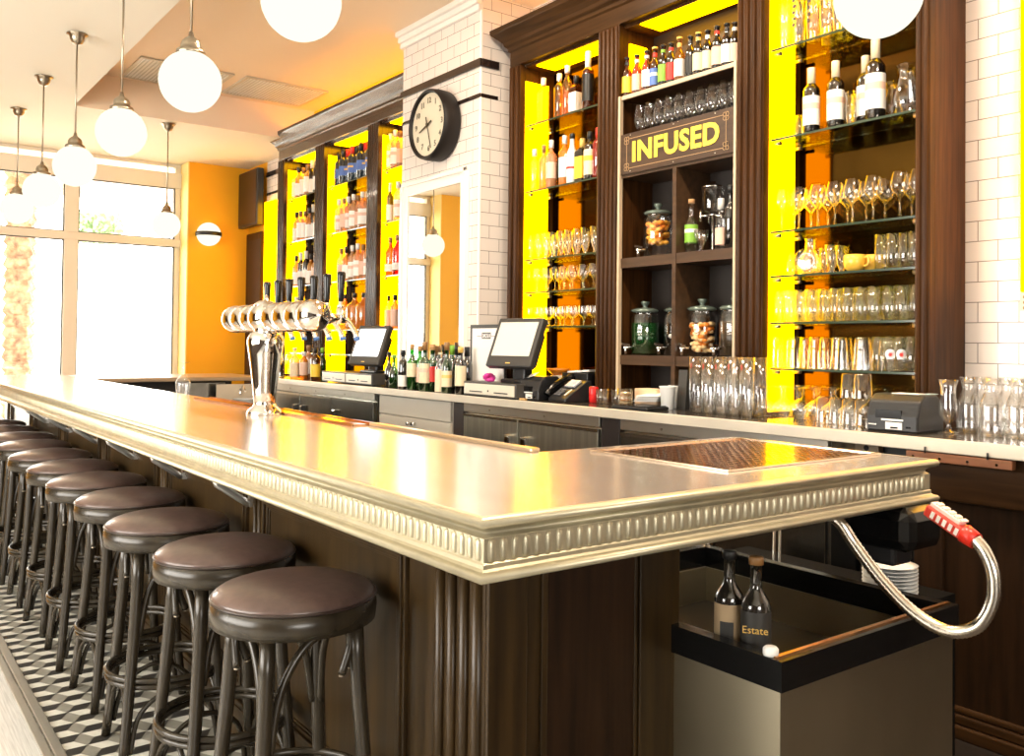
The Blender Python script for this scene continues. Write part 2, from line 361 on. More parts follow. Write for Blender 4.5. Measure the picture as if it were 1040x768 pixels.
# dark doorway and television on the back wall's yellow end
door = struct(MB().box(-10.42, YW - 0.05, 0, -9.95, YW - 0.001, 2.70).build('door_1', WOOD))
MB().box(-10.34, YW - 0.056, 0.02, -9.96, YW - 0.05, 2.62).build('door_panel', mat('dark_door', (0.02, 0.008, 0.003), 0.5), door)
tv = thing('wall_television', 'dark flat television hung high on the yellow wall over the dark doorway', 'television', (-10.2, YW - 0.09, 2.75))
MB().box(-10.49, YW - 0.13, 2.77, -9.90, YW - 0.05, 3.42).build('casing', BLACK, tv, bevel=0.01)
MB().box(-10.47, YW - 0.136, 2.80, -9.92, YW - 0.13, 3.40).build('screen', mat('screen_off', (0.025, 0.010, 0.004), 0.35), tv)
MB().box(-10.25, YW - 0.05, 3.0, -10.12, YW - 0.001, 3.2).build('wall_bracket', BLACK, tv)

# tiled pillar with the clock and mirror
PX0, PX1, PY = -6.05, -5.00, 3.455
KP = PY / 3.40
def kz(z): return H + (z - H) * KP
pil = struct(MB().box(PX0, PY, 1.0905, PX1, YW - 0.002, ZR, 0).build('wall_pillar', [TILEP]))
pil2 = MB(); pil2.box(PX1 + 0.0005, PY + 0.012, 1.095, PX1 + 0.004, YW - 0.002, ZR)
struct(pil2.build('wall_pillar_side', [TILEY]))
struct(MB().box(PX1 - 0.014, PY - 0.003, 1.095, PX1 + 0.006, PY + 0.014, 3.76).build('trim_3', mat('tile_corner', (0.86, 0.80, 0.75), 0.15), bevel=0.005))
b = MB()
for z0_, z1_, d in ((kz(3.285), kz(3.340), 0.018), (kz(3.080), kz(3.108), 0.008)):
    b.box(PX0 - d, PY - d, z0_, PX1 + d, PY, z1_); b.box(PX1, PY, z0_, PX1 + d, 3.60, z1_)
    b.box(-9.93, YW - d, z0_, -8.96, YW, z1_); b.box(-1.92, YW - d, z0_, 4.1, YW, z1_)
struct(b.build('trim_4', BTILE, bevel=0.004))
b = MB()
for k, (d, z) in enumerate(((0.03, 3.70), (0.05, 3.74), (0.075, 3.78))):
    b.box(PX0 - 0.01, PY - d, z, PX1 + d * 0.3, PY, z + 0.042)
struct(b.build('trim_5', mat('plaster_cornice', (0.85, 0.80, 0.74), 0.6), bevel=0.008))
mir = thing('wall_mirror', 'tall rectangular mirror in a white moulded frame below the round clock', 'mirror', (-5.56, PY, 1.15))
MB().box(-5.92, PY - 0.014, 1.20, -5.20, PY - 0.008, kz(2.53)).build('mirror_glass', MIRROR, mir)
b = MB()
MT = kz(2.53)
for q in ((-6.02, 1.10, -5.92, MT + 0.1), (-5.20, 1.10, -5.115, MT + 0.1), (-5.92, MT, -5.20, MT + 0.1), (-5.92, 1.10, -5.20, 1.20)): b.box(q[0], PY - 0.023, q[1], q[2], PY - 0.001, q[3])
for q in ((-6.02, 1.10, -5.99, MT + 0.1), (-5.145, 1.10, -5.115, MT + 0.1), (-6.02, MT + 0.07, -5.115, MT + 0.1)): b.box(q[0], PY - 0.038, q[1], q[2], PY - 0.022, q[3])
b.build('frame', mat('white_tile_frame', (0.85, 0.78, 0.72), 0.2), mir, bevel=0.004)
# clock
ck = thing('wall_clock', 'round wall clock with deep black rim and cream dial on tiled pillar', 'clock', (-5.56, PY, 3.01))
CC = gy(435.5, 126.5, 3.335); R = 0.247
def ybox(b, c, ang, w, l0, l1, y0, y1):     # a bar on a face that looks to -y, ang clockwise from twelve
    a = math.radians(ang); dx, dz = math.sin(a), math.cos(a); px, pz = dz, -dx
    pts = [(c[0] + dx * l0 + px * w, c[2] + dz * l0 + pz * w), (c[0] + dx * l1 + px * w * 0.6, c[2] + dz * l1 + pz * w * 0.6),
           (c[0] + dx * l1 - px * w * 0.6, c[2] + dz * l1 - pz * w * 0.6), (c[0] + dx * l0 - px * w, c[2] + dz * l0 - pz * w)]
    b.prism(pts, y0, y1)
MB().lathe([(R - 0.01, 3.453), (R + 0.004, 3.44), (R + 0.008, 3.365), (R + 0.002, 3.317), (R - 0.008, 3.309), (R - 0.020, 3.317), (R - 0.022, 3.355)], 56, (CC.x, 0, CC.z), axis='y', caps=False).build('rim', mat('clock_rim', (0.008, 0.005, 0.004), 0.5, spec=0.3), ck)
MB().lathe([(R - 0.022, 3.355), (R - 0.022, 3.337), (0.0, 3.336)], 48, (CC.x, 0, CC.z), axis='y', caps=False, smooth=False).build('dial', mat('dial', (0.62, 0.55, 0.42), 0.5), ck)
def text_mb(b, txt, size, origin, xdir, zdir, depth=0.002, mi=0, align='CENTER', bold=0.0, space=1.0):
    """solid lettering added to b: xdir is the reading direction, zdir is up"""
    cu = bpy.data.curves.new('lettering', 'FONT'); cu.body = txt; cu.size = size; cu.extrude = depth; cu.offset = bold
    cu.align_x = align; cu.align_y = 'CENTER'; cu.resolution_u = 3; cu.space_character = space
    o = bpy.data.objects.new('lettering', cu); COL.objects.link(o)
    bpy.context.view_layer.update()
    me = bpy.data.meshes.new_from_object(o.evaluated_get(bpy.context.evaluated_depsgraph_get()))
    xd = Vector(xdir).normalized(); zd = Vector(zdir).normalized(); nd = xd.cross(zd); og = Vector(origin)
    b.add([og + xd * v.co.x + zd * v.co.y + nd * v.co.z for v in me.vertices], [tuple(p.vertices) for p in me.polygons], mi)
    bpy.data.objects.remove(o); bpy.data.curves.remove(cu); bpy.data.meshes.remove(me)
for n in range(1, 13):
    a = math.radians(n * 30); b = MB()
    text_mb(b, str(n), 0.058, (CC.x + 0.172 * math.sin(a), 3.334, CC.z + 0.172 * math.cos(a)), (1, 0, 0), (0, 0, 1), 0.001, bold=0.0005)
    b.build('numeral', mat('numeral_grey', (0.10, 0.09, 0.06), 0.5), ck)
b = MB(); ybox(b, CC, 250, 0.006, -0.05, 0.12, 3.323, 3.327); b.build('hour_hand', mat('clock_hand', (0.04, 0.028, 0.01), 0.4), ck)
b = MB(); ybox(b, CC, 163, 0.005, -0.055, 0.185, 3.317, 3.321); b.lathe([(0.01, 3.313), (0.01, 3.33)], 12, (CC.x, 0, CC.z), axis='y'); b.build('minute_hand', MATS['clock_hand'], ck)

# yellow light columns on the tiles
for k, (xa, xb, za, zb, lb) in enumerate(((-9.86, -9.55, 1.55, 3.02, 'tall glowing yellow wall light beside the dark doorway at the window end'),
                                      (-1.685, -1.35, 1.66, 2.92, 'glowing yellow wall light at the right edge above the carafes'))):
    t = thing('wall_light_column', lb, 'wall light', ((xa + xb) / 2, YW, za), group=None)
    b = MB(); b.box(xa, YW - 0.055, za, xb, YW - 0.012, zb); b.build('diffuser', YPANEL, t, bevel=0.006)
    MB().box(xa - 0.004, YW - 0.012, za - 0.01, xb + 0.004, YW - 0.001, zb + 0.01).build('backplate', NICKEL, t)
    b = MB()
    b.box(xa, YW - 0.052, za - 0.075, xb, YW - 0.014, za - 0.002)
    for i in range(9):
        for j in range(3): b.lathe([(0.008, YW - 0.056), (0.008, YW - 0.05)], 8, (xa + 0.02 + i * 0.036, 0, za - 0.02 - j * 0.022), 1, axis='y')
    b.build('perforated_base', [mat('base_cream', (0.7, 0.6, 0.4), 0.4), LBRONZE], t)

# ceiling grilles
for k, (xa, xb, ya, yb) in enumerate(((-8.58, -7.88, 1.98, 2.78), (-8.52, -7.86, 2.88, 3.68))):
    t = thing('ceiling_grille', ('white louvred ceiling grille in the recess, farther from the shelves', 'white louvred ceiling grille in the recess, next to the shelving cornice')[k], 'ceiling grille', ((xa + xb) / 2, (ya + yb) / 2, ZR), group='recess ceiling grilles')
    b = MB()
    for q in ((xa, ya, xb, ya + 0.03), (xa, yb - 0.03, xb, yb), (xa, ya + 0.03, xa + 0.03, yb - 0.03), (xb - 0.03, ya + 0.03, xb, yb - 0.03)): b.box(q[0], q[1], ZR - 0.014, q[2], q[3], ZR - 0.001)
    b.build('frame', mat('grille_frame', (0.62, 0.55, 0.44), 0.5), t)
    b = MB()
    for i in range(24):
        y = ya + 0.035 + i * (yb - ya - 0.07) / 23
        b.obox(((xa + xb) / 2, y, ZR - 0.008), ((xb - xa) / 2 - 0.03, 0, 0), (0, 0.011, 0.003), (0, 0, 0.0015))
    b.build('slats', mat('grille_slat', (0.88, 0.87, 0.82), 0.4), t)
    MB().box(xa + 0.03, ya + 0.03, ZR - 0.003, xb - 0.03, yb - 0.03, ZR - 0.0005).build('backing', mat('grille_back', (0.7, 0.68, 0.62), 0.5), t)

# beyond the window: palm trunk, a pale canopy, hedge, ground
struct(MB().box(-40, -14, -0.25, -10.9, 16, -0.15).build('ground', mat('pavement', (0.62, 0.60, 0.56), 0.8)))
pt = thing('palm_tree', 'scaly palm trunk standing outside the large end window', 'palm tree', (-14.2, 0.0, -0.15))
xx = gx(19, 300, -14.2).y
b = MB(); n = 42; vs = []
prof = []
for i in range(n):
    z = -0.15 + i * 0.16; prof += [(0.16, z), (0.20, z + 0.05), (0.165, z + 0.15)]
SG = 14
for i, (r_, z) in enumerate(prof):
    for k in range(SG):
        a = 2 * PI * (k + 0.5 * ((i // 3) % 2)) / SG; rr = r_ * (1 + (0.10 if k % 2 else -0.06))
        b.v.append((-14.2 + rr * math.cos(a), xx + rr * math.sin(a), z))
for i in range(len(prof) - 1):
    for k in range(SG):
        b.f.append((i * SG + k, i * SG + (k + 1) % SG, (i + 1) * SG + (k + 1) % SG, (i + 1) * SG + k)); b.m.append(0); b.sm.append(False)
b.build('trunk', mat('palm_bark', (0.34, 0.22, 0.15), 0.9, noise=0.6, scale=9), pt)
b = MB(); rnd = random.Random(3)
for k in range(16):
    a = k * 2 * PI / 16 + rnd.random() * 0.3; L_ = 2.2; drop = rnd.uniform(0.2, 1.5); P0 = Vector((-14.2, xx, 6.5)); pts = []
    for i in range(9):
        t_ = i / 8; pts.append(P0 + Vector((math.cos(a) * L_ * t_, math.sin(a) * L_ * t_, 0.7 * t_ - (0.7 + drop) * t_ * t_)))
    b.tube(pts, [0.03 * (1 - t / 10) for t in range(9)], 5)
    sd = Vector((-math.sin(a), math.cos(a), 0))
    for i in range(1, 9):
        for s_ in (-1, 1):
            p = pts[i]; q = p + sd * s_ * 0.45 + (pts[i] - pts[i - 1]) * 0.8 - Vector((0, 0, 0.15)); w_ = (pts[i] - pts[i - 1]) * 0.18
            b.add([p - w_, p + w_, q], [(0, 1, 2)])
b.build('fronds', mat('palm_frond', (0.10, 0.20, 0.05), 0.7), pt)
hd = MB(); rnd = random.Random(5)
for i in range(1800):
    c = Vector((rnd.uniform(-20.5, -19.6), rnd.uniform(-4.5, -1.0) if i % 2 else rnd.uniform(3.75, 4.65), rnd.uniform(0.0, 4.0) if i % 2 else rnd.uniform(3.45, 4.05)))
    u_ = Vector((rnd.uniform(-1, 1), rnd.uniform(-1, 1), rnd.uniform(-1, 1))).normalized() * 0.07; v_ = u_.orthogonal().normalized() * 0.045
    hd.add([c - u_, c + v_, c + u_, c - v_], [(0, 1, 2, 3)])
o = tag(hd.build('street_foliage', mat('street_leaf', (0.30, 0.42, 0.22), 0.6)), 'pale green foliage across the street beyond the end window', 'foliage'); o['kind'] = 'stuff'
struct(MB().box(-16.5, -3, 3.95, -11.3, 6, 4.2).box(-16.5, -3, 3.85, -16.2, 6, 3.95).build('exterior_canopy', mat('street_canopy', (0.72, 0.50, 0.36), 0.8)))

# pendants
def pendant(x, y, zc, r, zceil, label):
    t = thing('globe_pendant', label, 'pendant light', (x, y, zceil), group='opal globe pendants')
    g_ = MB(); prof = [(r * math.sin(PI * i / 20), zc - r * math.cos(PI * i / 20)) for i in range(19)]
    g_.lathe(prof, 28, (x, y, 0)).build('globe_shade', GLOBE, t)
    zt = zc + r * 0.955
    MB().lathe([(r * 0.44, zt - 0.012), (r * 0.47, zt - 0.004), (r * 0.45, zt + 0.010), (r * 0.33, zt + 0.016), (r * 0.33, zt + 0.034), (r * 0.29, zt + 0.052), (r * 0.17, zt + 0.066), (0.014, zt + 0.072), (0.009, zt + 0.095)], 20, (x, y, 0)).build('gallery', NICKEL, t)
    b = MB(); b.tube([(x, y, zt + 0.09), (x, y, zceil - 0.05)], 0.006, 8); b.build('stem', NICKEL, t)
    for s_ in (-1, 1): pass
    MB().lathe([(0.01, zceil - 0.075), (0.034, zceil - 0.062), (0.046, zceil - 0.038), (0.050, zceil - 0.016), (0.068, zceil - 0.008), (0.068, zceil - 0.001)], 20, (x, y, 0)).build('canopy_cup', NICKEL, t)
    return t
PL = [(-2.90, 1.25, 'opal globe pendant hanging over the bar, largest and cut by the picture top'), (-4.12, 1.25, 'opal globe pendant over the bar, second from the camera'),
      (-5.37, 1.25, 'opal globe pendant over the bar, third from the camera'), (-6.62, 1.25, 'opal globe pendant over the bar, fourth from the camera'),
      (-7.86, 1.25, 'opal globe pendant over the bar, fifth from the camera'), (-9.10, 1.25, 'opal globe pendant over the bar, farthest and nearest the end window')]
for x, y, lb in PL: pendant(x, y, 2.60, 0.137, ZC, lb)
pendant(-8.80, 2.47, 2.53, 0.128, ZC, 'opal globe pendant hung alone in front of the yellow end wall')
p_ = gy(892, -6, 2.5); pendant(p_.x, 2.5, p_.z, 0.13, ZR, 'opal globe pendant in front of the wine glass shelves')

def sconce(y, z, label):
    t = thing('wall_sconce', label, 'wall sconce', (XL, y, z), group='banded globe sconces')
    r = 0.135
    MB().lathe([(r * math.sin(PI * i / 18), -r * math.cos(PI * i / 18)) for i in range(19)], 28, (XL + 0.10, y, z)).build('globe_shade', GLOBE, t)
    MB().lathe([(r + 0.004, -0.022), (r + 0.012, -0.022), (r + 0.012, 0.022), (r + 0.004, 0.022), (r + 0.004, -0.022)], 28, (XL + 0.10, y, z), caps=False).build('band', BLACK, t)
    MB().lathe([(0.07, 0.0), (0.07, 0.03)], 16, (XL + 0.001, y, z), axis='x').build('backplate', BLACK, t)
sconce(gx(212, 238, -10.4).y, gx(212, 238, -10.4).z, 'round white wall sconce with a dark band on the yellow end wall')
sconce(-0.32, 2.98, 'banded white globe sconce seen reflected in the pillar mirror')
t = thing('framed_picture', 'black framed picture on the yellow wall, seen in the pillar mirror', 'picture', (XL, -0.35, 1.66))
b = MB()
for q in ((-0.66, 1.66, -0.62, 2.41), (-0.09, 1.66, -0.05, 2.41), (-0.62, 1.66, -0.09, 1.70), (-0.62, 2.37, -0.09, 2.41)): b.box(XL + 0.001, q[0], q[1], XL + 0.03, q[2], q[3])
b.build('frame', BLACK, t)
MB().box(XL + 0.001, -0.62, 1.70, XL + 0.012, -0.09, 2.37).build('mount', PAPER, t)
MB().box(XL + 0.012, -0.50, 1.85, XL + 0.015, -0.21, 2.22).build('print', mat('grey_print', (0.35, 0.33, 0.3), 0.6), t)

# fill lights added out of view over the aisle to brighten the back bar
for k, (x, y) in enumerate(((-0.4, 2.45), (-2.2, 2.45), (-4.0, 2.45))):
    t = thing('aisle_fill_light', 'added unseen fill light over the working aisle, %s from the right' % ORD[k], 'fill light', (x, y, ZR), group='added aisle fill lights')
    MB().lathe([(0.075, ZR - 0.001), (0.095, ZR - 0.001), (0.095, ZR - 0.006), (0.075, ZR - 0.010)], 24, (x, y, 0), caps=False).build('trim_ring', WHITE, t)
    MB().lathe([(0.0, ZR - 0.003), (0.075, ZR - 0.003)], 24, (x, y, 0), caps=False).build('lens', glow('fill_lens_%d' % k, (1.0, 0.86, 0.66), 6), t)
    o = light('aisle_fill_lamp', 'AREA', (0, 0, -0.02), (0, 0, 0), FILL, (1.0, 0.84, 0.64), size=0.22); o.data.shape = 'DISK'; o.parent = t

# ================================================================ BAR
BX, BY, BZ = -1.36, 0.955, 1.10            # outer corner of the pewter top
BYI, BXI, BYE, BXF = 1.70, -2.12, 2.585, -9.25
bar = thing('bar_counter', 'long pewter topped bar with fluted metal edge and dark wood front, turning a corner', 'bar counter', (-5.0, 1.4, 0))
poly = [(BXF, BY + 0.012), (BX - 0.012, BY + 0.012), (BX - 0.012, BYE - 0.012), (BXI, BYE - 0.012), (BXI, BYI), (BXF, BYI)]
MB().prism(poly, BZ - 0.024, BZ, 'xy').build('bar_top', ZINC, bar, bevel=0.003)
MB().prism([(BXF, BY + 0.05), (BX - 0.05, BY + 0.05), (BX - 0.05, BYE - 0.04), (BXI + 0.01, BYE - 0.04), (BXI + 0.01, BYI - 0.01), (BXF, BYI - 0.01)], BZ - 0.118, BZ - 0.025, 'xy').build('top_core', mat('dark_substrate', (0.03, 0.02, 0.012), 0.6), bar)
prof = [(-0.014, 0.0), (-0.004, 0.0), (0.001, -0.003), (0.004, -0.010), (0.002, -0.018), (-0.006, -0.022), (-0.018, -0.025), (-0.024, -0.031), (-0.025, -0.037), (-0.018, -0.041), (-0.016, -0.043),
        (-0.016, -0.088), (-0.013, -0.091), (-0.013, -0.099), (-0.008, -0.103), (0.0, -0.105), (0.004, -0.110), (0.004, -0.117), (0.0, -0.122), (-0.05, -0.122)]
b = MB(); n = len(prof)
for (o_, z_) in prof:
    b.v += [(BXF, BY - o_, BZ + z_), (BX + o_, BY - o_, BZ + z_), (BX + o_, BYE + o_, BZ + z_), (BXI, BYE + o_, BZ + z_)]
for i in range(n - 1):
    for k in range(3): b.f.append((i * 4 + k, i * 4 + k + 1, (i + 1) * 4 + k + 1, (i + 1) * 4 + k)); b.m.append(0); b.sm.append(k < 3 and 1 < i < 10 or 13 < i < 18)
b.build('apron_moulding', APRON, bar)
b = MB(); pitch = 0.0275; W_, HH, DD = 0.0095, 0.0225, 0.0055; zc_ = BZ - 0.0655
def rib(b, fn):
    NU, NV = 6, 5; base = len(b.v)
    rows = [-1, -0.86, -0.6, 0.6, 0.86, 1]
    for j, t in enumerate(rows):
        w = W_ * (math.sqrt(max(0, 1 - ((abs(t) - 0.6) / 0.4) ** 2)) if abs(t) > 0.6 else 1); w = max(w, 0.0008)
        for i in range(NU + 1):
            s_ = -1 + 2 * i / NU; d = DD * math.sqrt(max(0, 1 - s_ * s_)) * (w / W_)
            b.v.append(fn(w * s_, d, HH * t))
    for j in range(len(rows) - 1):
        for i in range(NU):
            a = base + j * (NU + 1) + i; b.f.append((a, a + 1, a + NU + 2, a + NU + 1)); b.m.append(0); b.sm.append(True)
k = 0; x = BX - 0.034
while x > -8.6: rib(b, lambda u, d, t, x=x: (x + u, BY + 0.016 - d, zc_ + t)); x -= pitch
y = BY + 0.034
while y < BYE - 0.03: rib(b, lambda u, d, t, y=y: (BX - 0.016 + d, y + u, zc_ + t)); y += pitch
b.build('fluted_band', APRON, bar)
# raised lip along the inner edge, copper drip trays
b = MB(); b.box(-3.15, BYI - 0.035, BZ, BXI - 0.0, BYI, BZ + 0.012); b.build('inner_lip', mat('worn_brass_lip', (0.58, 0.47, 0.33), 0.3, 0.9), bar, bevel=0.004)
b = MB(); b.box(-5.1, 1.60, BZ, -3.16, 1.69, BZ + 0.006)
for q in ((-5.1, 1.596, -3.16, 1.604), (-5.1, 1.686, -3.16, 1.694)): b.box(q[0], q[1], BZ, q[2], q[3], BZ + 0.011)
b.build('drip_ledge', COPPER, bar)
tr = thing('drip_tray', 'perforated copper drip tray let into the corner of the bar top', 'drip tray', (-1.78, 2.2, BZ))
tx0, tx1, ty0, ty1 = -2.045, -1.515, 1.835, 2.545
b = MB()
for q in ((tx0, ty0, tx1, ty0 + 0.012), (tx0, ty1 - 0.012, tx1, ty1), (tx0, ty0 + 0.012, tx0 + 0.012, ty1 - 0.012), (tx1 - 0.012, ty0 + 0.012, tx1, ty1 - 0.012)): b.box(q[0], q[1], BZ + 0.0005, q[2], q[3], BZ + 0.006)
b.build('rim', mat('tray_rim', (0.75, 0.62, 0.48), 0.2, 1.0), tr, bevel=0.001)
MB().box(tx0 + 0.012, ty0 + 0.012, BZ + 0.0003, tx1 - 0.012, ty1 - 0.012, BZ + 0.0022).build('plate', COPPER, tr)
b = MB()
for i in range(17):
    for j in range(23): b.lathe([(0.008, BZ + 0.0023), (0.008, BZ + 0.0027)], 6, (tx0 + 0.035 + i * 0.0287, ty0 + 0.035 + j * 0.0291, 0), 0, smooth=False)
b.build('drain_holes', mat('drain_dark', (0.10, 0.035, 0.012), 0.3, 0.8), tr)

# body
YF = 1.19; XE = -1.66; YE_ = 1.80
MB().prism([(BXF + 0.15, YF), (XE, YF), (XE, YE_), (XE - 0.36, YE_), (XE - 0.36, 1.55), (BXF + 0.15, 1.55)], 0.0, BZ - 0.120, 'xy').build('body', BARW, bar)
def moulding(b, fn, u0, u1, v0, v1, w=0.05, d=0.013):     # stepped picture-frame moulding
    for k, (a, dd) in enumerate(((0.0, d), (0.012, d * 1.5), (0.030, d * 0.8), (0.042, d * 0.4))):
        a2 = (0.012, 0.030, 0.042, w)[k]
        for q in ((u0 + a, v0 + a, u1 - a, v0 + a2), (u0 + a, v1 - a2, u1 - a, v1 - a), (u0 + a, v0 + a2, u0 + a2, v1 - a2), (u1 - a2, v0 + a2, u1 - a, v1 - a2)):
            b.box(*fn(q[0], q[1], q[2], q[3], dd))
fr_ = lambda a, c, b_, d_, dd: (a, YF - dd, c, b_, YF + 0.001, d_)
xs = [-2.02 - k * 1.13 for k in range(7)]
for x1_ in xs:
    b = MB(); moulding(b, fr_, x1_ - 0.98, x1_, 0.17, 0.90); b.build('front_panel_frame', BARW, bar, bevel=0.002)
for k, x1_ in enumerate([XE] + [x - 1.015 - 0.0 for x in xs[:-1]]):
    b = MB()
    if k == 0:
        b.box(XE - 0.30, YF - 0.012, 0.12, XE, YF, 0.975)
        for i in range(4): b.lathe([(0.016, 0.13), (0.016, 0.972)], 10, (XE - 0.03 - i * 0.052, YF - 0.012, 0), smooth=True)
    else:
        b.box(x1_ - 0.05, YF - 0.010, 0.12, x1_ + 0.05, YF, 0.975)
        for i in range(2): b.lathe([(0.013, 0.13), (0.013, 0.972)], 8, (x1_ - 0.02 + i * 0.04, YF - 0.010, 0), smooth=True)
    b.build('pilaster', BARW, bar)
MB().box(BXF + 0.15, YF - 0.022, 0, XE + 0.0, YF, 0.11).box(BXF + 0.15, YF - 0.018, 0.11, XE, YF, 0.13).build('plinth', BARW, bar, bevel=0.004)
b = MB()
b.box(XE, YF - 0.012, 0.0, XE + 0.012, YF + 0.10, 0.975); b.box(XE, 1.655, 0.0, XE + 0.014, YE_, 0.975)
b.box(XE, 1.335, 0.0, XE + 0.008, 1.355, 0.975); b.box(XE, 1.64, 0, XE + 0.009, 1.65, 0.975)
b.build('end_stiles', BARW, bar, bevel=0.003)
MB().box(XE, 1.356, 0.0, XE + 0.004, 1.639, 0.975).build('end_panel', WOODB, bar)
for k in range(6):
    x_ = -3.1 - 0.78 * k
    b = MB(); b.box(x_ - 0.012, BY + 0.07, 0.955, x_ + 0.012, YF, 0.977); b.box(x_ - 0.012, YF - 0.02, 0.84, x_ + 0.012, YF - 0.001, 0.955)
    b.tube([(x_, BY + 0.09, 0.955), (x_, BY + 0.10, 0.93), (x_, YF - 0.05, 0.87), (x_, YF - 0.02, 0.85)], 0.013, 8)
    b.build('bracket', mat('bracket_steel', (0.75, 0.75, 0.72), 0.3, 0.9), bar)

# ---------------------------------------------------------------- bar stools
def stool_proto():
    t = thing('bar_stool', 'bentwood bar stool with brown vinyl seat, nearest the camera', 'bar stool', (0, 0, 0), group='bentwood bar stools along the bar')
    SR = 0.208
    MB().lathe([(SR - 0.02, 0.712), (SR, 0.712), (SR + 0.003, 0.74), (SR, 0.768), (SR - 0.006, 0.770), (SR - 0.03, 0.770)], 40, caps=True).build('seat_ring', STOOLW, t, False)
    MB().lathe([(0.0, 0.765)] + [(SR - 0.004, 0.770), (SR - 0.001, 0.776), (SR - 0.006, 0.784), (SR - 0.02, 0.793), (SR - 0.05, 0.803), (SR - 0.10, 0.811), (0.04, 0.815), (0.0, 0.815)], 40).build('seat_cushion', SEAT, t, False)
    MB().lathe([(SR - 0.001 + 0.004 * math.cos(a * PI / 4), 0.773 + 0.004 * math.sin(a * PI / 4)) for a in range(9)], 40, caps=False).build('seat_piping', mat('piping', (0.04, 0.026, 0.022), 0.3), t, False)
    RT, RB = 0.165, 0.235; legs = [PI / 4 + k * PI / 2 for k in range(4)]
    def lp(a, z):
        s_ = 1 - z / 0.72; r_ = RT + (RB - RT) * (s_ ** 1.4); return Vector((r_ * math.cos(a), r_ * math.sin(a), z))
    for a in legs:
        b = MB(); zs = [0.0, 0.08, 0.2, 0.35, 0.5, 0.62, 0.715]
        b.tube([lp(a, z) for z in zs], [0.0155, 0.0165, 0.0178, 0.019, 0.0195, 0.0195, 0.019], 12); b.build('leg', STOOLW, t, False)
    # bent arches under the seat: short hook at one leg, long tail down the next
    for k, a in enumerate(legs):
        a2 = legs[(k + 1) % 4]; 
        if k % 2: a, a2 = a2, a
        P0 = lp(a, 0.595) * 1.0; P1 = lp(a, 0.66); P3 = lp(a2, 0.55); P4 = lp(a2, 0.44)
        def inn(p, f=0.90): return Vector((p.x * f, p.y * f, p.z))
        mid = (lp(a, 0.70) * 0.72 + lp(a2, 0.70) * 0.28); mid.z = 0.700; mid2 = (lp(a, 0.70) * 0.42 + lp(a2, 0.70) * 0.58); mid2.z = 0.672
        q0 = lp(a, 0.60) * 0.82 + lp(a2, 0.60) * 0.18; q0.z = 0.585; q1 = lp(a, 0.66) * 0.93 + lp(a2, 0.66) * 0.07; q1.z = 0.655
        q2 = lp(a, .70) * 0.88 + lp(a2, .70) * 0.12; q2.z = 0.693
        q3 = lp(a, .6) * 0.16 + lp(a2, .6) * 0.84; q3.z = 0.58; q4 = lp(a, .45) * 0.06 + lp(a2, .45) * 0.94; q4.z = 0.43
        pts = catmull([q0, q1, q2, mid, mid2, q3, q4], 5)
        b = MB(); b.tube(pts, 0.0105, 9); b.build('arch_brace', STOOLW, t, False)
        MB().lathe([(0.0, -0.003), (0.008, -0.002), (0.008, 0.002), (0.0, 0.003)], 10, tuple(q0 - Vector((0, 0, 0.004)))).build('screw', NICKEL, t, False)
    rr = RT + (RB - RT) * ((1 - 0.27 / 0.72) ** 1.4) - 0.012
    for dz in (0.0, 0.021):
        b = MB(); ring = [Vector(((rr + dz * 0.1) * math.cos(2 * PI * k / 36), (rr + dz * .1) * math.sin(2 * PI * k / 36), 0.262 + dz)) for k in range(37)]
        b.tube(ring, 0.0105, 8, cap=False); b.build('foot_hoop', STOOLW, t, False)
    for k, a in enumerate(legs):          # low arches below the hoop
        a2 = legs[(k + 1) % 4]
        m_ = (lp(a, .25) + lp(a2, .25)) * 0.5; m_.z = 0.235
        A = lp(a, .06) * 0.94 + lp(a2, .06) * 0.06; A.z = 0.05; B = lp(a, .17) * 0.86 + lp(a2, .17) * 0.14; B.z = 0.175
        C_ = lp(a2, .17) * 0.86 + lp(a, .17) * 0.14; C_.z = 0.175; D_ = lp(a2, .06) * 0.94 + lp(a, .06) * 0.06; D_.z = 0.05
        b = MB(); b.tube(catmull([A, B, m_, C_, D_], 5), 0.0085, 8); b.build('lower_arch', STOOLW, t, False)
    return t
def catmull(P, n=6):
    P = [Vector(p) for p in P]; out = []
    for i in range(len(P) - 1):
        p0 = P[max(i - 1, 0)]; p1 = P[i]; p2 = P[i + 1]; p3 = P[min(i + 2, len(P) - 1)]
        for k in range(n):
            t = k / n; out.append(0.5 * ((2 * p1) + (p2 - p0) * t + (2 * p0 - 5 * p1 + 4 * p2 - p3) * t * t + (3 * p1 - p0 - 3 * p2 + p3) * t ** 3))
    out.append(P[-1]); return out
st = stool_proto()
SX = [-2.20, -2.745, -3.30, -3.87, -4.42, -4.97, -5.54, -6.10, -6.66, -7.22, -7.78]
for k, x in enumerate(SX):
    lb = 'bentwood bar stool with brown vinyl seat, ' + ('nearest the camera' if k == 0 else ('farthest down the row' if k == len(SX) - 1 else ORD[k] + ' from the camera'))
    rz_ = math.radians((0, 3, -4, 2, -2, 4, 0, -3, 2, 0, 3)[k]); loc = (x, 0.955 + (0, .01, -.005, .01, 0, .005, 0, 0, .01, 0, 0)[k], 0.001)
    if k == 0: st.location = loc; st.rotation_euler = (0, 0, rz_)
    else: dup(st, loc, rz_, lb)

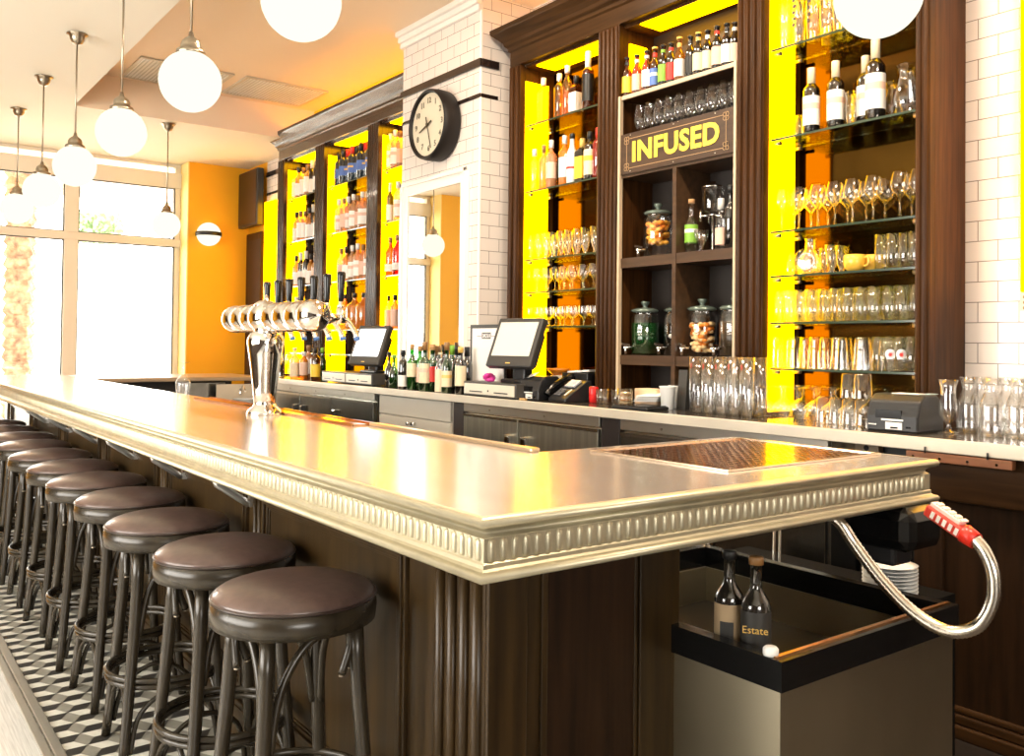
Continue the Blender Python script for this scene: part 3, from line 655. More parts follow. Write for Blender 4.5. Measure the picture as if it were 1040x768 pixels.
# ---------------------------------------------------------------- beer tap tower
TX, TY = -3.885, 1.53
tt = thing('beer_tap_tower', 'polished chrome beer tower with ribbed crossbar and black tap handles on bar', 'beer tap', (TX, TY, BZ))
MB().lathe([(0.078, BZ + 0.0005), (0.078, BZ + 0.008), (0.070, BZ + 0.022), (0.052, BZ + 0.036), (0.047, BZ + 0.05)], 32, (TX, TY, 0)).build('base_flange', CHROME, tt)
MB().lathe([(0.047, BZ + 0.045), (0.052, BZ + 0.10), (0.062, BZ + 0.19), (0.073, BZ + 0.27), (0.080, BZ + 0.315), (0.080, BZ + 0.335), (0.070, BZ + 0.358), (0.050, BZ + 0.375), (0.034, BZ + 0.388), (0.030, BZ + 0.40)], 32, (TX, TY, 0)).build('column', CHROME, tt)
ZT = 1.532; prof = [(0.0, -4.50)]
xa = TX - 0.128 * 3.5; seg_l = 0.128
prof = []
NB = 8
for i in range(NB):
    c_ = xa + seg_l * (i + 0.5); R_ = 0.066 if i != 3 else 0.074
    for k in range(9):
        t_ = -1 + 2 * k / 8; lim = 0.60 if 0 < i < NB - 1 else 1.0
        if (i == 0 and t_ < 0) or (i == NB - 1 and t_ > 0): rr = R_ * math.sqrt(max(0, 1 - t_ * t_))
        else: rr = R_ * (1 - 0.16 * abs(t_) ** 2.6)
        prof.append((max(rr, 0.0), c_ + t_ * seg_l * 0.5))
b = MB(); b.lathe([(r_, h_) for r_, h_ in prof], 32, (0, TY, ZT), axis='x'); b.build('crossbar', CHROME, tt)
MB().lathe([(0.055, ZT + 0.045), (0.052, ZT + 0.062), (0.035, ZT + 0.074), (0.012, ZT + 0.080), (0.008, ZT + 0.10), (0.0, ZT + 0.104)], 24, (TX, TY, 0)).build('top_cap', CHROME, tt)
MB().lathe([(0.034, ZT - 0.09), (0.045, ZT - 0.06), (0.05, ZT - 0.04)], 24, (TX, TY, 0)).build('neck', CHROME, tt)
for i in range(7):
    x_ = -3.40 - i * 0.134
    b = MB(); b.tube([(x_, TY + 0.05, ZT - 0.005), (x_, TY + 0.13, ZT - 0.005)], [0.019, 0.016], 12)
    b.tube([(x_, TY + 0.13, ZT + 0.03), (x_, TY + 0.13, ZT - 0.03)], 0.019, 12)
    b.tube(catmull([(x_, TY + 0.13, ZT - 0.005), (x_, TY + 0.165, ZT - 0.02), (x_, TY + 0.195, ZT - 0.06), (x_, TY + 0.205, ZT - 0.085)], 4), 0.0115, 10)
    f_ = b.build('faucet', CHROME, tt)
    MB().tube([(x_, TY + 0.205, ZT - 0.083), (x_, TY + 0.208, ZT - 0.098)], 0.013, 10).build('spout_tip', mat('blue_tip', (0.08, 0.2, 0.5), 0.4), f_)
    b = MB(); b.lathe([(0.012, ZT + 0.03), (0.016, ZT + 0.045), (0.008, ZT + 0.055), (0.011, ZT + 0.062)], 12, (x_, TY + 0.13, 0)); b.build('collar', CHROME, f_)
    MB().lathe([(0.010, ZT + 0.06), (0.013, ZT + 0.075), (0.018, ZT + 0.17), (0.0175, ZT + 0.182), (0.012, ZT + 0.186)], 12, (x_, TY + 0.13, 0)).build('handle', BLACKG, f_)

# ---------------------------------------------------------------- ice well under the bar end
IX0, IX1, IY0, IY1, IZ = -2.25, -1.30, 1.768, 2.590, 0.690
iw = thing('ice_well', 'stainless ice well with wide black rim under the bar end', 'ice well', ((IX0 + IX1) / 2, 2.18, 0))
b = MB(); t_ = 0.02
zb = 0.50
for q in ((IX0 + .02, IY0 + .012, IX1 - .012, IY0 + .045), (IX0 + .02, IY1 - .045, IX1 - .012, IY1 - .012), (IX1 - .045, IY0 + .045, IX1 - .012, IY1 - .045), (IX0 + .02, IY0 + .045, IX0 + .05, IY1 - .045)): b.box(q[0], q[1], 0.03, q[2], q[3], 0.62)
b.build('body', mat('well_steel', (0.44, 0.39, 0.28), 0.40, 1.0, noise=0.2, scale=2.0, stretch=(1, 1, 0.4)), iw)
MB().box(IX0 + .05, IY0 + .045, zb - 0.02, IX1 - .045, IY1 - .045, zb).build('well_floor', mat('well_dark', (0.02, 0.017, 0.014), 0.4, 0.5), iw)
b = MB(); rw = 0.037
for q in ((IX0, IY0, IX1, IY0 + rw), (IX0, IY1 - rw, IX1, IY1), (IX1 - rw, IY0 + rw, IX1, IY1 - rw), (IX0, IY0 + rw, IX0 + rw, IY1 - rw)): b.box(q[0], q[1], 0.618, q[2], q[3], IZ)
b.build('rim', BLACKG, iw)
MB().box(IX1 - rw + 0.004, IY0 + 0.01, IZ, IX1 - rw + 0.016, IY1 - 0.01, IZ + 0.004).build('copper_trim', mat('rim_copper', (0.85, 0.42, 0.16), 0.25, 1.0), iw)
b = MB()
for q in ((IX1 - .12, IY0 + .06), (IX1 - .12, IY1 - .06), (IX0 + .08, IY0 + .06), (IX0 + .08, IY1 - .06)): b.lathe([(0.02, 0), (0.02, 0.03)], 10, (q[0], q[1], 0))
b.build('feet', BLACK, iw)
p_ = Vector((-1.345, IY0 + 0.019, IZ))
tag(MB().lathe([(0.017, IZ + 0.0005), (0.0185, IZ + 0.004), (0.0185, IZ + 0.016), (0.014, IZ + 0.021), (0, IZ + 0.0215)], 16, (p_.x, p_.y, 0)).build('bottle_cap', WHITE), 'small white cap on the corner of the black ice well rim', 'bottle cap')

# soda gun
sg = thing('soda_gun', 'red and white soda gun on a ribbed steel hose at the bar end', 'soda gun', (-1.36, 2.3, 0.98))
YG = 2.28
HP = [gy(u, v, y) for u, v, y in ((850, 528, 2.18), (868, 553, 2.20), (896, 590, 2.22), (928, 622, 2.24), (962, 641, 2.26), (992, 637, 2.28), (1008, 612, 2.29), (1009, 584, 2.29), (1001, 562, 2.29), (990, 548, 2.29))]
HP = [Vector((-1.50, 2.17, 0.975))] + HP
pts = catmull(HP, 16)
MB().tube(pts, 0.0165, 12, ridge=0.07).build('hose', mat('hose_steel', (0.85, 0.80, 0.70), 0.22, 1.0), sg)
A = gy(990, 549, 2.29); B = gy(944, 517, 2.31); d_ = (B - A).normalized(); n_ = Vector((0.2, 0, 1)); n_ = (n_ - d_ * n_.dot(d_)).normalized(); s_ = d_.cross(n_)
GR = mat('soda_red', (0.75, 0.03, 0.015), 0.35); L_ = (B - A).length
MB().tube([A - d_ * 0.004, A + d_ * 0.03, A + d_ * 0.033], [0.022, 0.025, 0.020], 14).build('grip_sleeve', GR, sg)
MB().obox(A + d_ * (0.03 + (L_ - 0.03) / 2), d_ * ((L_ - 0.03) / 2), n_ * 0.016, s_ * 0.022).build('head', mat('gun_red', (0.62, 0.05, 0.03), 0.3), sg, bevel=0.006)
b = MB(); b.obox(A + d_ * (0.035 + (L_ - 0.03) / 2) + n_ * 0.020, d_ * ((L_ - 0.05) / 2), n_ * 0.006, s_ * 0.015)
for i in range(5): b.obox(A + d_ * (0.045 + i * (L_ - 0.06) / 4.4) + n_ * 0.028, d_ * 0.006, n_ * 0.003, s_ * 0.012)
b.build('button_pad', mat('gun_white', (0.85, 0.70, 0.62), 0.35), sg, bevel=0.002)
b = MB()
for i in range(5): b.obox(A + d_ * (0.04 + i * (L_ - 0.06) / 4.4) - s_ * 0.0225, d_ * 0.005, n_ * 0.009, s_ * 0.001)
b.build('side_labels', LWHITE, sg)
hs = thing('gun_holster', 'black rounded holster fixed beneath the bar end behind the hose', 'holster', (-1.5, 2.47, 0.97))
q0 = gy(872, 528, 2.46); q1 = gy(944, 568, 2.46)
b = MB(); b.box(q0.x, 2.36, q1.z + 0.02, q1.x, 2.55, 0.978); b.build('cup', BLACKG, hs, bevel=0.035)
MB().box(q0.x + 0.03, 2.40, q1.z - 0.03, q1.x - 0.07, 2.5, q1.z + 0.03).build('drain', BLACK, hs, bevel=0.012)

# low stand with plates behind the well
px_, py_ = gy(910, 600, 2.98), gy(943, 612, 2.98)
ls = thing('low_stand', 'low black stand behind the ice well carrying the white plates', 'stand', (-1.85, 2.98, 0))
zt_ = gy(910, 612, 2.88).z
b = MB(); b.box(-2.5, 2.80, zt_ - 0.03, py_.x, 3.16, zt_); b.box(-2.5, 2.80, 0.0, -2.46, 3.16, zt_ - 0.03); b.box(py_.x - 0.04, 2.80, 0.0, py_.x, 3.16, zt_ - 0.03); b.build('shelf_frame', mat('stand_black', (0.006, 0.005, 0.004), 0.7, spec=0.1), ls)
n_pl = 9
for k in range(n_pl):
    z = zt_ + 0.001 + k * 0.0125
    o = MB().lathe([(0.045, z), (0.055, z + 0.002), (0.09, z + 0.009), (0.092, z + 0.0105), (0.054, z + 0.005), (0, z + 0.004)], 24, (px_.x, 2.94, 0)).build('plate', WHITE)
    tag(o, 'white plate, %s in the stack on the low stand' % ('topmost' if k == n_pl - 1 else 'bottom one' if k == 0 else ORD[k] + ' from the bottom'), 'plate', 'stacked white plates')
for k, (u, lb) in enumerate(((717, 'thin steel pipe rising behind the ice well, left of the bottles'), (789, 'thin steel pipe rising behind the ice well, right of the bottles'))):
    p_ = gy(u, 560, 2.66); b = MB(); 
    for s_ in (-0.012, 0.012): b.tube([(p_.x + s_, 2.66, 0.001), (p_.x + s_, 2.66, 0.975)], 0.0045, 8)
    tag(b.build('steel_pipe', STEEL), lb, 'pipe', 'pipes behind the ice well')

# ================================================================ BACK COUNTER
CZ, CY0 = 1.09, 3.26
ct = thing('back_worktop', 'long grey stone worktop of the back bar carrying tills, bottles and glasses', 'worktop', (-4, 3.5, 1.04))
MB().box(-9.45, CY0, CZ - 0.012, 0.6, YW - 0.004, CZ).build('surface', mat('worktop_dark', (0.10, 0.085, 0.07), 0.10, 0.3, noise=0.1, scale=5), ct, bevel=0.002)
MB().box(-9.45, CY0 - 0.004, CZ - 0.048, 0.6, CY0 + 0.03, CZ + 0.001).build('front_edge', CTOP, ct, bevel=0.004)
MB().box(-9.45, CY0 + 0.03, CZ - 0.048, 0.6, YW - 0.004, CZ - 0.0125).build('core', mat('dark_substrate2', (0.03, 0.02, 0.012), 0.6), ct)
YB = 3.29
def unit(name, label, cat, x0, x1, group=None):
    return thing(name, label, cat, ((x0 + x1) / 2, YB + 0.25, 0), group=group)
def cooler(label, x0, x1, splits, pale=False, group='steel undercounter coolers'):
    t = unit('undercounter_cooler', label, 'cooler', x0, x1, group)
    dm = STEELH if not pale else mat('brushed_steel_pale', (0.62, 0.60, 0.50), 0.3, 1.0, noise=0.15, scale=2, stretch=(20, 1, 1))
    MB().box(x0, YB + 0.03, 0.08, x1, YW - 0.02, CZ - 0.05).build('cabinet', STEEL, t)
    MB().box(x0, YB + 0.005, 0.985, x1, YB + 0.03, CZ - 0.05).build('top_rail', mat('rail_steel', (0.70, 0.66, 0.58), 0.3, 1.0), t, bevel=0.003)
    b = MB()
    for i in range(int((x1 - x0) / 0.55)): b.lathe([(0.007, YB + 0.004), (0.007, YB - 0.001)], 10, (x0 + 0.3 + i * 0.55, 0, 1.01), axis='y')
    b.build('rail_screws', NICKEL, t)
    xs_ = [x0] + splits + [x1]
    for a, c in zip(xs_[:-1], xs_[1:]):
        d = MB().box(a + 0.008, YB, 0.14, c - 0.008, YB + 0.028, 0.972).build('door', dm, t, bevel=0.004)
        b = MB(); b.box(a + 0.008, YB - 0.004, 0.955, c - 0.008, YB, 0.972); b.build('door_trim', mat('trim_bright', (0.85, 0.8, 0.7), 0.2, 1.0), d)
        hx = c - 0.10 if a == xs_[0] else a + 0.06
        b = MB(); b.box(hx, YB - 0.03, 0.80, hx + 0.05, YB - 0.001, 0.875); b.box(hx + 0.006, YB - 0.034, 0.81, hx + 0.044, YB - 0.03, 0.868)
        b.build('latch', CHROME, d, bevel=0.006)
    MB().box(x0 + 0.02, YB + 0.06, 0.0, x1 - 0.02, YW - 0.1, 0.08).build('plinth', BLACK, t)
    return t
cooler('steel three-door cooler under the back worktop, behind the beer tower', -8.60, -6.15, [-7.53, -6.88])
cooler('pale steel two-door cooler under the larger till', -4.92, -3.60, [-4.32], True)
cooler('steel two-door cooler below the tall beer glasses', -3.44, -2.20, [-2.80])
t = unit('drawer_cabinet', 'light grey drawer cabinet under the wine bottles', 'drawer cabinet', -6.05, -5.08)
GRD = mat('grey_laminate', (0.50, 0.46, 0.39), 0.4)
MB().box(-6.07, YB + 0.02, 0.05, -5.06, YW - 0.02, CZ - 0.05).build('carcass', GRD, t)
for z0_, z1_ in ((0.90, 1.035), (0.60, 0.89), (0.10, 0.59)):
    d = MB().box(-6.06, YB, z0_, -5.07, YB + 0.018, z1_).build('drawer', GRD, t, bevel=0.002)
    if z1_ < 1:
        b = MB(); zc = z1_ - 0.035
        for s_ in (-0.035, 0.035): b.lathe([(0.012, YB - 0.001), (0.008, YB - 0.02), (0.017, YB - 0.026), (0.012, YB - 0.034)], 12, (-5.56 + s_, 0, zc), axis='y')
        b.build('knobs', CHROME, d)
for xa_, xb_ in ((-5.05, -4.93), (-3.59, -3.45)):  # first block is black for the shade of an open gap, second a post
    tag(MB().box(xa_, YB + 0.01, 0, xb_, YW - 0.05, CZ - 0.049).build('post_gap_filler', mat('filler_black', (0.02, 0.012, 0.01), 0.4), bevel=0.004), 'black ' + ('block standing in for the dark gap between the grey drawers and pale cooler' if xa_ < -5 else 'filler post between two steel coolers'), 'filler post')
t = unit('wood_cabinet', 'dark walnut panelled cabinet under the right end of the worktop', 'cabinet', -1.84, 0.58)
MB().box(-1.84, YB + 0.05, 0, 0.58, YW - 0.02, CZ - 0.05).build('carcass', WOODB, t)
b = MB(); b.box(-1.84, YB + 0.02, 0.86, 0.58, YB + 0.05, CZ - 0.05); b.build('top_rail', WOODH, t, bevel=0.004)
for x_ in (-1.84, -1.32, -0.55, 0.2): MB().box(x_, YB + 0.03, 0.12, x_ + 0.11, YB + 0.05, 0.86).build('stile', WOODB, t, bevel=0.003)
b = MB(); b.box(-1.84, YB + 0.0, 0, 0.58, YB + 0.05, 0.05); b.box(-1.84, YB + 0.012, 0.05, 0.58, YB + 0.05, 0.085); b.box(-1.84, YB + 0.025, 0.085, 0.58, YB + 0.05, 0.11); b.build('base_moulding', WOODH, t, bevel=0.008)
rl = thing('wooden_rail', 'reddish wooden rail screwed beneath the worktop edge near the right end', 'rail', (-1.66, 3.26, 1.02))
xa_, xb_ = gy(922, 460, 3.27).x, gy(1030, 460, 3.27).x
MB().box(xa_, 3.255, 1.005, xb_, 3.285, 1.038).build('board', mat('red_wood', (0.20, 0.075, 0.03), 0.4, noise=0.2, scale=4, stretch=(1, 10, 10)), rl, bevel=0.003)
b = MB()
for i in range(4): b.lathe([(0.005, 3.2545), (0.005, 3.251)], 8, (xa_ + 0.03 + i * (xb_ - xa_ - 0.05) / 3.3, 0, 1.02), axis='y')
b.build('screws', CHROME, rl)
b = MB()
for x_ in (xa_ + 0.08, xb_ - 0.08): b.lathe([(0.004, 1.036), (0.004, 1.06)], 8, (x_, 3.248, 0))
b.build('pins', BLACK, rl)
p_ = gy(880, 455, YB + 0.2)
so = thing('power_socket', 'beige power socket box in the dark gap under the worktop', 'socket', (p_.x, YB + 0.2, p_.z))
MB().box(p_.x - 0.055, YB + 0.20, p_.z - 0.03, p_.x + 0.055, YB + 0.24, p_.z + 0.03).build('plate', mat('socket_beige', (0.6, 0.45, 0.3), 0.5), so, bevel=0.004)
MB().lathe([(0.012, YB + 0.199), (0.012, YB + 0.197)], 12, (p_.x, 0, p_.z), axis='y').build('outlet', BLACK, so)
MB().box(-2.18, YB + 0.24, 0.3, -1.85, YB + 0.27, CZ - 0.05).build('back_panel', BLACK, so)
for k in range(1): pass
# end counter joining the bar and the back worktop at the window end
ec = thing('end_counter', 'short end counter joining bar and back worktop below the yellow wall', 'counter', (-8.6, 2.5, 0))
MB().box(-9.2, 1.705, 1.062, -8.25, CY0 - 0.006, 1.10).build('worktop', mat('end_top', (0.40, 0.28, 0.17), 0.3), ec, bevel=0.01)
MB().box(-9.15, 1.72, 0, -8.45, 3.0, 1.06).build('carcass', mat('end_dark', (0.05, 0.04, 0.035), 0.4), ec)
MB().box(-8.45, 2.50, 0.35, -8.40, 2.92, 1.045).build('steel_door', STEEL, ec, bevel=0.004)
sk = thing('bar_sink', 'white basin of the small steel hand sink at the far end', 'sink', (-8.15, 2.98, 0.7))
MB().box(-8.30, 2.80, 0.0, -8.28, 3.22, 1.03).build('splashback', mat('sink_cream', (0.72, 0.62, 0.48), 0.5), sk)
MB().lathe([(0.05, 0.78), (0.09, 0.84), (0.12, 0.90), (0.125, 0.905), (0.115, 0.90), (0.085, 0.85), (0.0, 0.80)], 20, (-8.12, 3.02, 0)).build('basin', WHITE, sk)
MB().lathe([(0.03, 0.0), (0.03, 0.78)], 12, (-8.12, 3.02, 0)).build('pedestal', STEEL, sk)
b = MB(); b.tube(catmull([(-8.27, 3.02, 0.93), (-8.27, 3.02, 0.99), (-8.2, 3.02, 1.01), (-8.15, 3.02, 0.965)], 5), 0.01, 8); b.build('tap', CHROME, sk)

# ================================================================ BACK-BAR CABINETS
YC = 3.60; YM = 3.893
SH = {1: 2.890, 2: 2.447, 3: 1.993, 4: 1.775, 5: 1.548, 6: 1.325}
def cabinet(label, x0, x1, stiles, bays, grp):
    WOOD, WOODH = (WOODG, WOODG) if grp == 'B' else (globals()['WOOD'], globals()['WOODH'])
    """stiles: (a, b) full-height posts; bays: (a, b, shelf numbers)"""
    root = thing('backbar_cabinet', label, 'cabinet', ((x0 + x1) / 2, YC + 0.15, CZ), group=None)
    for (a, c, nf) in stiles:
        b = MB(); b.box(a, YC, CZ + 0.001, c, YC + 0.04, 3.30)
        w = (c - a)
        for i in range(nf):
            xx = a + w * (i + 0.5) / nf; r_ = w / nf * 0.36
            b.lathe([(r_, CZ + 0.03), (r_, 3.29)], 8, (xx, YC, 0), smooth=True)
        b.build('fluted_post', WOOD, root, bevel=0.002)
        s_ = MB()
        if a > x0 + 0.01: s_.box(a, YC + 0.04, CZ + 0.001, a + 0.02, YM, 3.29)
        if c < x1 - 0.01: s_.box(c - 0.02, YC + 0.04, CZ + 0.001, c, YM, 3.29)
        if a <= x0 + 0.01: s_.box(a, YC + 0.04, CZ + 0.001, a + 0.02, YM, 3.29)
        if c >= x1 - 0.01: s_.box(c - 0.02, YC + 0.04, CZ + 0.001, c, YM, 3.29)
        s_.build('side_board', WOOD, root)
    MB().box(x0, YC, 3.30, x1, YC + 0.045, 3.42).build('frieze', WOODH, root, bevel=0.003)
    b = MB(); pr = [(3.40, 0.0), (3.41, 0.012), (3.43, 0.014), (3.445, 0.03), (3.465, 0.036), (3.49, 0.06), (3.52, 0.095), (3.53, 0.100), (3.555, 0.102), (3.555, -0.04), (3.40, -0.04)]
    n_ = len(pr)
    for z, d in pr: b.v += [(x0 - d, YW - 0.003, z), (x0 - d, YC - d, z), (x1 + d, YC - d, z), (x1 + d, YW - 0.003, z)]
    for i in range(n_ - 2):
        for k in range(3): b.f.append((i * 4 + k, i * 4 + k + 1, (i + 1) * 4 + k + 1, (i + 1) * 4 + k)); b.m.append(0); b.sm.append(False)
    b.build('cornice', WOODH, root)
    MB().box(x0 + 0.02, YC + 0.02, 3.40, x1 - 0.02, YM, 3.42).build('top_board', WOODB, root)
    for (a, c, sh) in bays:
        if sh is None: continue
        MB().box(a - 0.001, YM, CZ + 0.001, c + 0.001, YW - 0.002, 3.32).build('bronze_mirror', BRONZE, root)
        MB().box(a + 0.0005, YC + 0.045, CZ + 0.02, a + 0.008, YC + 0.24, 3.19).build('side_light', YPANEL, root)
        MB().box(a, YC + 0.045, 3.28, c, YM, 3.30).build('bay_ceiling', WOOD, root)
        MB().box(a + 0.10, YC + 0.06, 3.272, c - 0.002, YC + 0.22, 3.2795).build('top_light', YPANEL, root)
        for k in sh:
            z = SH[k]
            g_ = MB().box(a + 0.004, YC + 0.05, z - 0.010, c - 0.004, YM - 0.015, z).build('glass_shelf', GLS, root)
            MB().box(a + 0.004, YC + 0.047, z - 0.0102, c - 0.004, YC + 0.0499, z).build('shelf_edge', mat('glass_edge', (0.03, 0.05, 0.03), 0.15, coat=0.5), g_)
            for xx, yy in ((a + 0.012, YC + 0.075), (c - 0.012, YC + 0.075), (a + 0.012, YM - 0.05), (c - 0.012, YM - 0.05)):
                s_ = 1 if xx < (a + c) / 2 else -1
                b = MB(); b.lathe([(0.010, 0.0), (0.010, 0.045)], 10, (xx - 0.010 * s_ if s_ > 0 else xx - 0.035, yy, z - 0.021), axis='x'); b.build('shelf_pin', NICKEL, g_)
    return root
cabA = cabinet('tall dark walnut back-bar cabinet with yellow lit bays around the lettered sign', -4.86, -1.93,
        [(-4.86, -4.745, 2), (-3.975, -3.795, 5), (-2.935, -2.77, 4), (-1.995, -1.93, 2)],
        [(-4.745, -3.975, [1, 2, 3, 4, 5]), (-2.77, -1.995, [1, 2, 3, 4, 5, 6]), (-3.795, -2.935, None)], 'A')
cabB = cabinet('dark walnut back-bar cabinet beyond the tiled pillar, three yellow lit bays', -8.86, -5.985,
        [(-8.86, -8.72, 3), (-7.955, -7.775, 5), (-6.90, -6.72, 5), (-6.10, -5.985, 2)],
        [(-8.72, -7.955, [1, 2, 3, 5, 6]), (-7.775, -6.90, [1, 2, 3, 5, 6]), (-6.72, -6.10, [1, 2, 3, 5, 6])], 'B')
# centre bay of the near cabinet: lit top, beer shelf, glass rack, sign, cubbies
CX0, CX1 = -3.795, -2.935
MB().box(CX0, YM - 0.01, CZ + 0.002, CX1, YM, 3.28).build('centre_back', mat('cubby_back', (0.018, 0.011, 0.007), 0.5), cabA)
MB().box(CX0, YC + 0.045, 3.28, CX1, YM, 3.30).build('bay_ceiling', WOOD, cabA)
MB().box(CX0 + 0.12, YC + 0.05, 3.272, CX1 - 0.002, YC + 0.22, 3.2795).build('top_light', YPANEL, cabA)
MB().box(CX0 + 0.0005, YC + 0.08, 2.90, CX0 + 0.008, YC + 0.22, 3.20).build('side_light', YPANEL, cabA)
MB().box(CX0, YC + 0.02, 2.855, CX1, YM - 0.01, 2.873).build('beer_shelf', WOOD, cabA)
MB().box(CX0 + 0.02, YC + 0.005, 2.850, CX1 - 0.001, YC + 0.02, 2.872).box(CX0 + 0.001, YC - 0.004, CZ + 0.04, CX0 + 0.018, YC + 0.02, 2.872).box(CX1 - 0.016, YC - 0.004, CZ + 0.04, CX1 - 0.001, YC + 0.02, 2.872).build('pale_edging', EDGEP, cabA)
for zc0, zc1 in ((2.395, 2.412), (1.874, 1.930), (1.318, 1.372)): MB().box(CX0 + 0.018, YC + 0.012, zc0, CX1 - 0.018, YM - 0.01, zc1).build('cubby_shelf', mat('cubby_wood', (0.060, 0.030, 0.013), 0.4, noise=0.3, scale=3, stretch=(1, 10, 10)), cabA)
MB().box(-3.375, YC + 0.008, CZ + 0.002, -3.348, YM - 0.01, 2.395).build('divider', MATS['cubby_wood'], cabA)
# sign
sgn = thing('infused_sign', 'dark wooden sign with gilt border reading INFUSED', 'sign', (-3.36, YC, 2.5))
SX0, SX1, SZ0, SZ1 = CX0 + 0.019, CX1 - 0.019, 2.412, 2.645
MB().box(SX0, YC + 0.002, SZ0, SX1, YC + 0.03, SZ1).build('board', mat('sign_wood', (0.050, 0.026, 0.013), 0.45, noise=0.3, scale=3, stretch=(1, 9, 9)), sgn, bevel=0.002)
b = MB(); yy = YC + 0.0005
text_mb(b, 'INFUSED', 0.158, ((SX0 + SX1) / 2, yy, (SZ0 + SZ1) / 2 - 0.002), (1, 0, 0), (0, 0, 1), 0.0015, bold=0.0052, space=1.05)
b.v = [((SX0 + SX1) / 2 + (x - (SX0 + SX1) / 2) * 1.0, y, z) for x, y, z in b.v]
lt = b.build('lettering', mat('gilt_letter', (0.88, 0.66, 0.06), 0.5), sgn)
print('lettering width', min(v[0] for v in b.v), max(v[0] for v in b.v))
b = MB(); 
for z in (SZ0 + 0.032, SZ1 - 0.032): b.box(SX0 + 0.07, yy, z - 0.0015, SX1 - 0.07, YC + 0.003, z + 0.0015)
for x_ in (SX0 + 0.05, SX1 - 0.05): b.box(x_ - 0.0015, yy, SZ0 + 0.06, x_ + 0.0015, YC + 0.003, SZ1 - 0.06)
for x_ in (SX0 + 0.05, SX1 - 0.05):
    for z in (SZ0 + 0.04, SZ1 - 0.04):
        for a in range(4):
            cx_, cz_ = x_ + 0.012 * math.cos(a * PI / 2 + PI / 4), z + 0.014 * math.sin(a * PI / 2 + PI / 4)
            ring = [(cx_ + 0.010 * math.cos(t * PI / 6), yy, cz_ + 0.011 * math.sin(t * PI / 6)) for t in range(13)]
            b.tube(ring, 0.0016, 5, cap=False)
b.build('gilt_border', mat('gilt_line', (0.42, 0.27, 0.13), 0.4), sgn)
b = MB()
for x_ in (SX0 + 0.08, (SX0 + SX1) / 2, SX1 - 0.12):
    for z in (SZ0 + 0.014, SZ1 - 0.012): b.lathe([(0.004, YC + 0.0015), (0.004, YC + 0.0)], 8, (x_, 0, z), axis='y')
b.build('screws', CHROME, sgn)
# warm tubes lying on the cabinet tops
for xa_, xb_, lb in ((-8.8, -6.02, 'hidden yellow cove tube on top of the far cabinet'), (-4.8, -1.98, 'hidden yellow cove tube on top of the near cabinet')):
    t = thing('cove_light', lb, 'cove light', ((xa_ + xb_) / 2, 3.8, 3.43))
    b = MB(); b.tube([(xa_, 3.80, 3.475), (xb_, 3.80, 3.475)], 0.014, 8); b.build('tube', YCOVE, t)
    MB().box(xa_, 3.78, 3.4205, xb_, 3.82, 3.46).build('channel', CREAMP, t)

# ================================================================ BOTTLES AND GLASSES
PROTO = {}
def place(key, builder, name, cat, loc, label, group=None, rz=0.0):
    if key not in PROTO:
        t = thing(name, label, cat, loc, rz, group); builder(t); PROTO[key] = t; return t
    t = dup(PROTO[key], loc, rz, label); t['category'] = cat
    if group: t['group'] = group
    elif 'group' in t: del t['group']
    return t
def bottle_prof(r, h, sh, nr, nh, lip=0.003, sq=0.010):
    """r body radius, h height, sh shoulder height, nr neck radius, nh height where the neck starts"""
    p = [(r - 0.006, 0.0), (r, 0.005), (r, sh)]
    for k in range(1, 5):
        t = k / 4; p.append((nr + (r - nr) * (0.5 + 0.5 * math.cos(PI * t)), sh + (nh - sh) * t))
    p += [(nr, h - 0.012), (nr + lip, h - 0.011), (nr + lip, h)]
    return p
def mk_bottle(r, h, sh, nr, nh, gm, lab=None, lz=(0.2, 0.6), cap=None, capz=0.82, square=False, lab2=None, neck=None):
    seg = 4 if square else 14
    def f(t):
        P = bottle_prof(r * (1.25 if square else 1), h, sh, nr * (1.2 if square else 1), nh)
        rot = MB().lathe(P, seg, smooth=not square)
        if square:
            c, s = math.cos(PI / 4), math.sin(PI / 4); rot.v = [(x * c - y * s, x * s + y * c, z) for x, y, z in rot.v]
        rot.build('body', gm, t, False)
        if lab:
            q = MB().lathe([(r * (1.25 if square else 1) + 0.0008, sh * lz[0]), (r * (1.25 if square else 1) + 0.0008, sh * lz[1])], seg, caps=False, smooth=not square)
            if square: q.v = [(x * c - y * s, x * s + y * c, z) for x, y, z in q.v]
            q.build('label', lab, t, False)
            if lab2:
                zc = sh * (lz[0] * 0.35 + lz[1] * 0.65); hh = sh * (lz[1] - lz[0]) * 0.10
                MB().lathe([(r + 0.0014, zc - hh), (r + 0.0014, zc + hh)], seg, caps=False).build('label_band', lab2, t, False)
        if neck: MB().lathe([(nr + 0.0012, nh + 0.004), (nr + 0.0012, nh + (h - nh) * 0.45)], 12, caps=False).build('neck_label', neck, t, False)
        if cap: MB().lathe([(nr + 0.0042, h * capz), (nr + 0.0042, h - 0.001), (nr + 0.003, h + 0.002), (0, h + 0.0025)], 12).build('cap', cap, t, False)
    return f
def vessel(P, gm=None, seg=16, rib=0.0, name='bowl', base=None):
    def f(t):
        MB().lathe(P, seg, rib=rib, caps=True if P[0][0] > 0 else False).build(name, gm or GL, t, False)
        if base: MB().lathe(base, seg).build('foot', gm or GL, t, False)
    return f
def open_top(P, inner=0.0016):      # wall with thickness: outside up, inside down, closed floor
    Q = [(0.0, P[0][1])] + P + [(max(r - inner, 0.001), z) for r, z in reversed(P[1:])] + [(0.0, P[1][1] + 0.003)]
    return Q
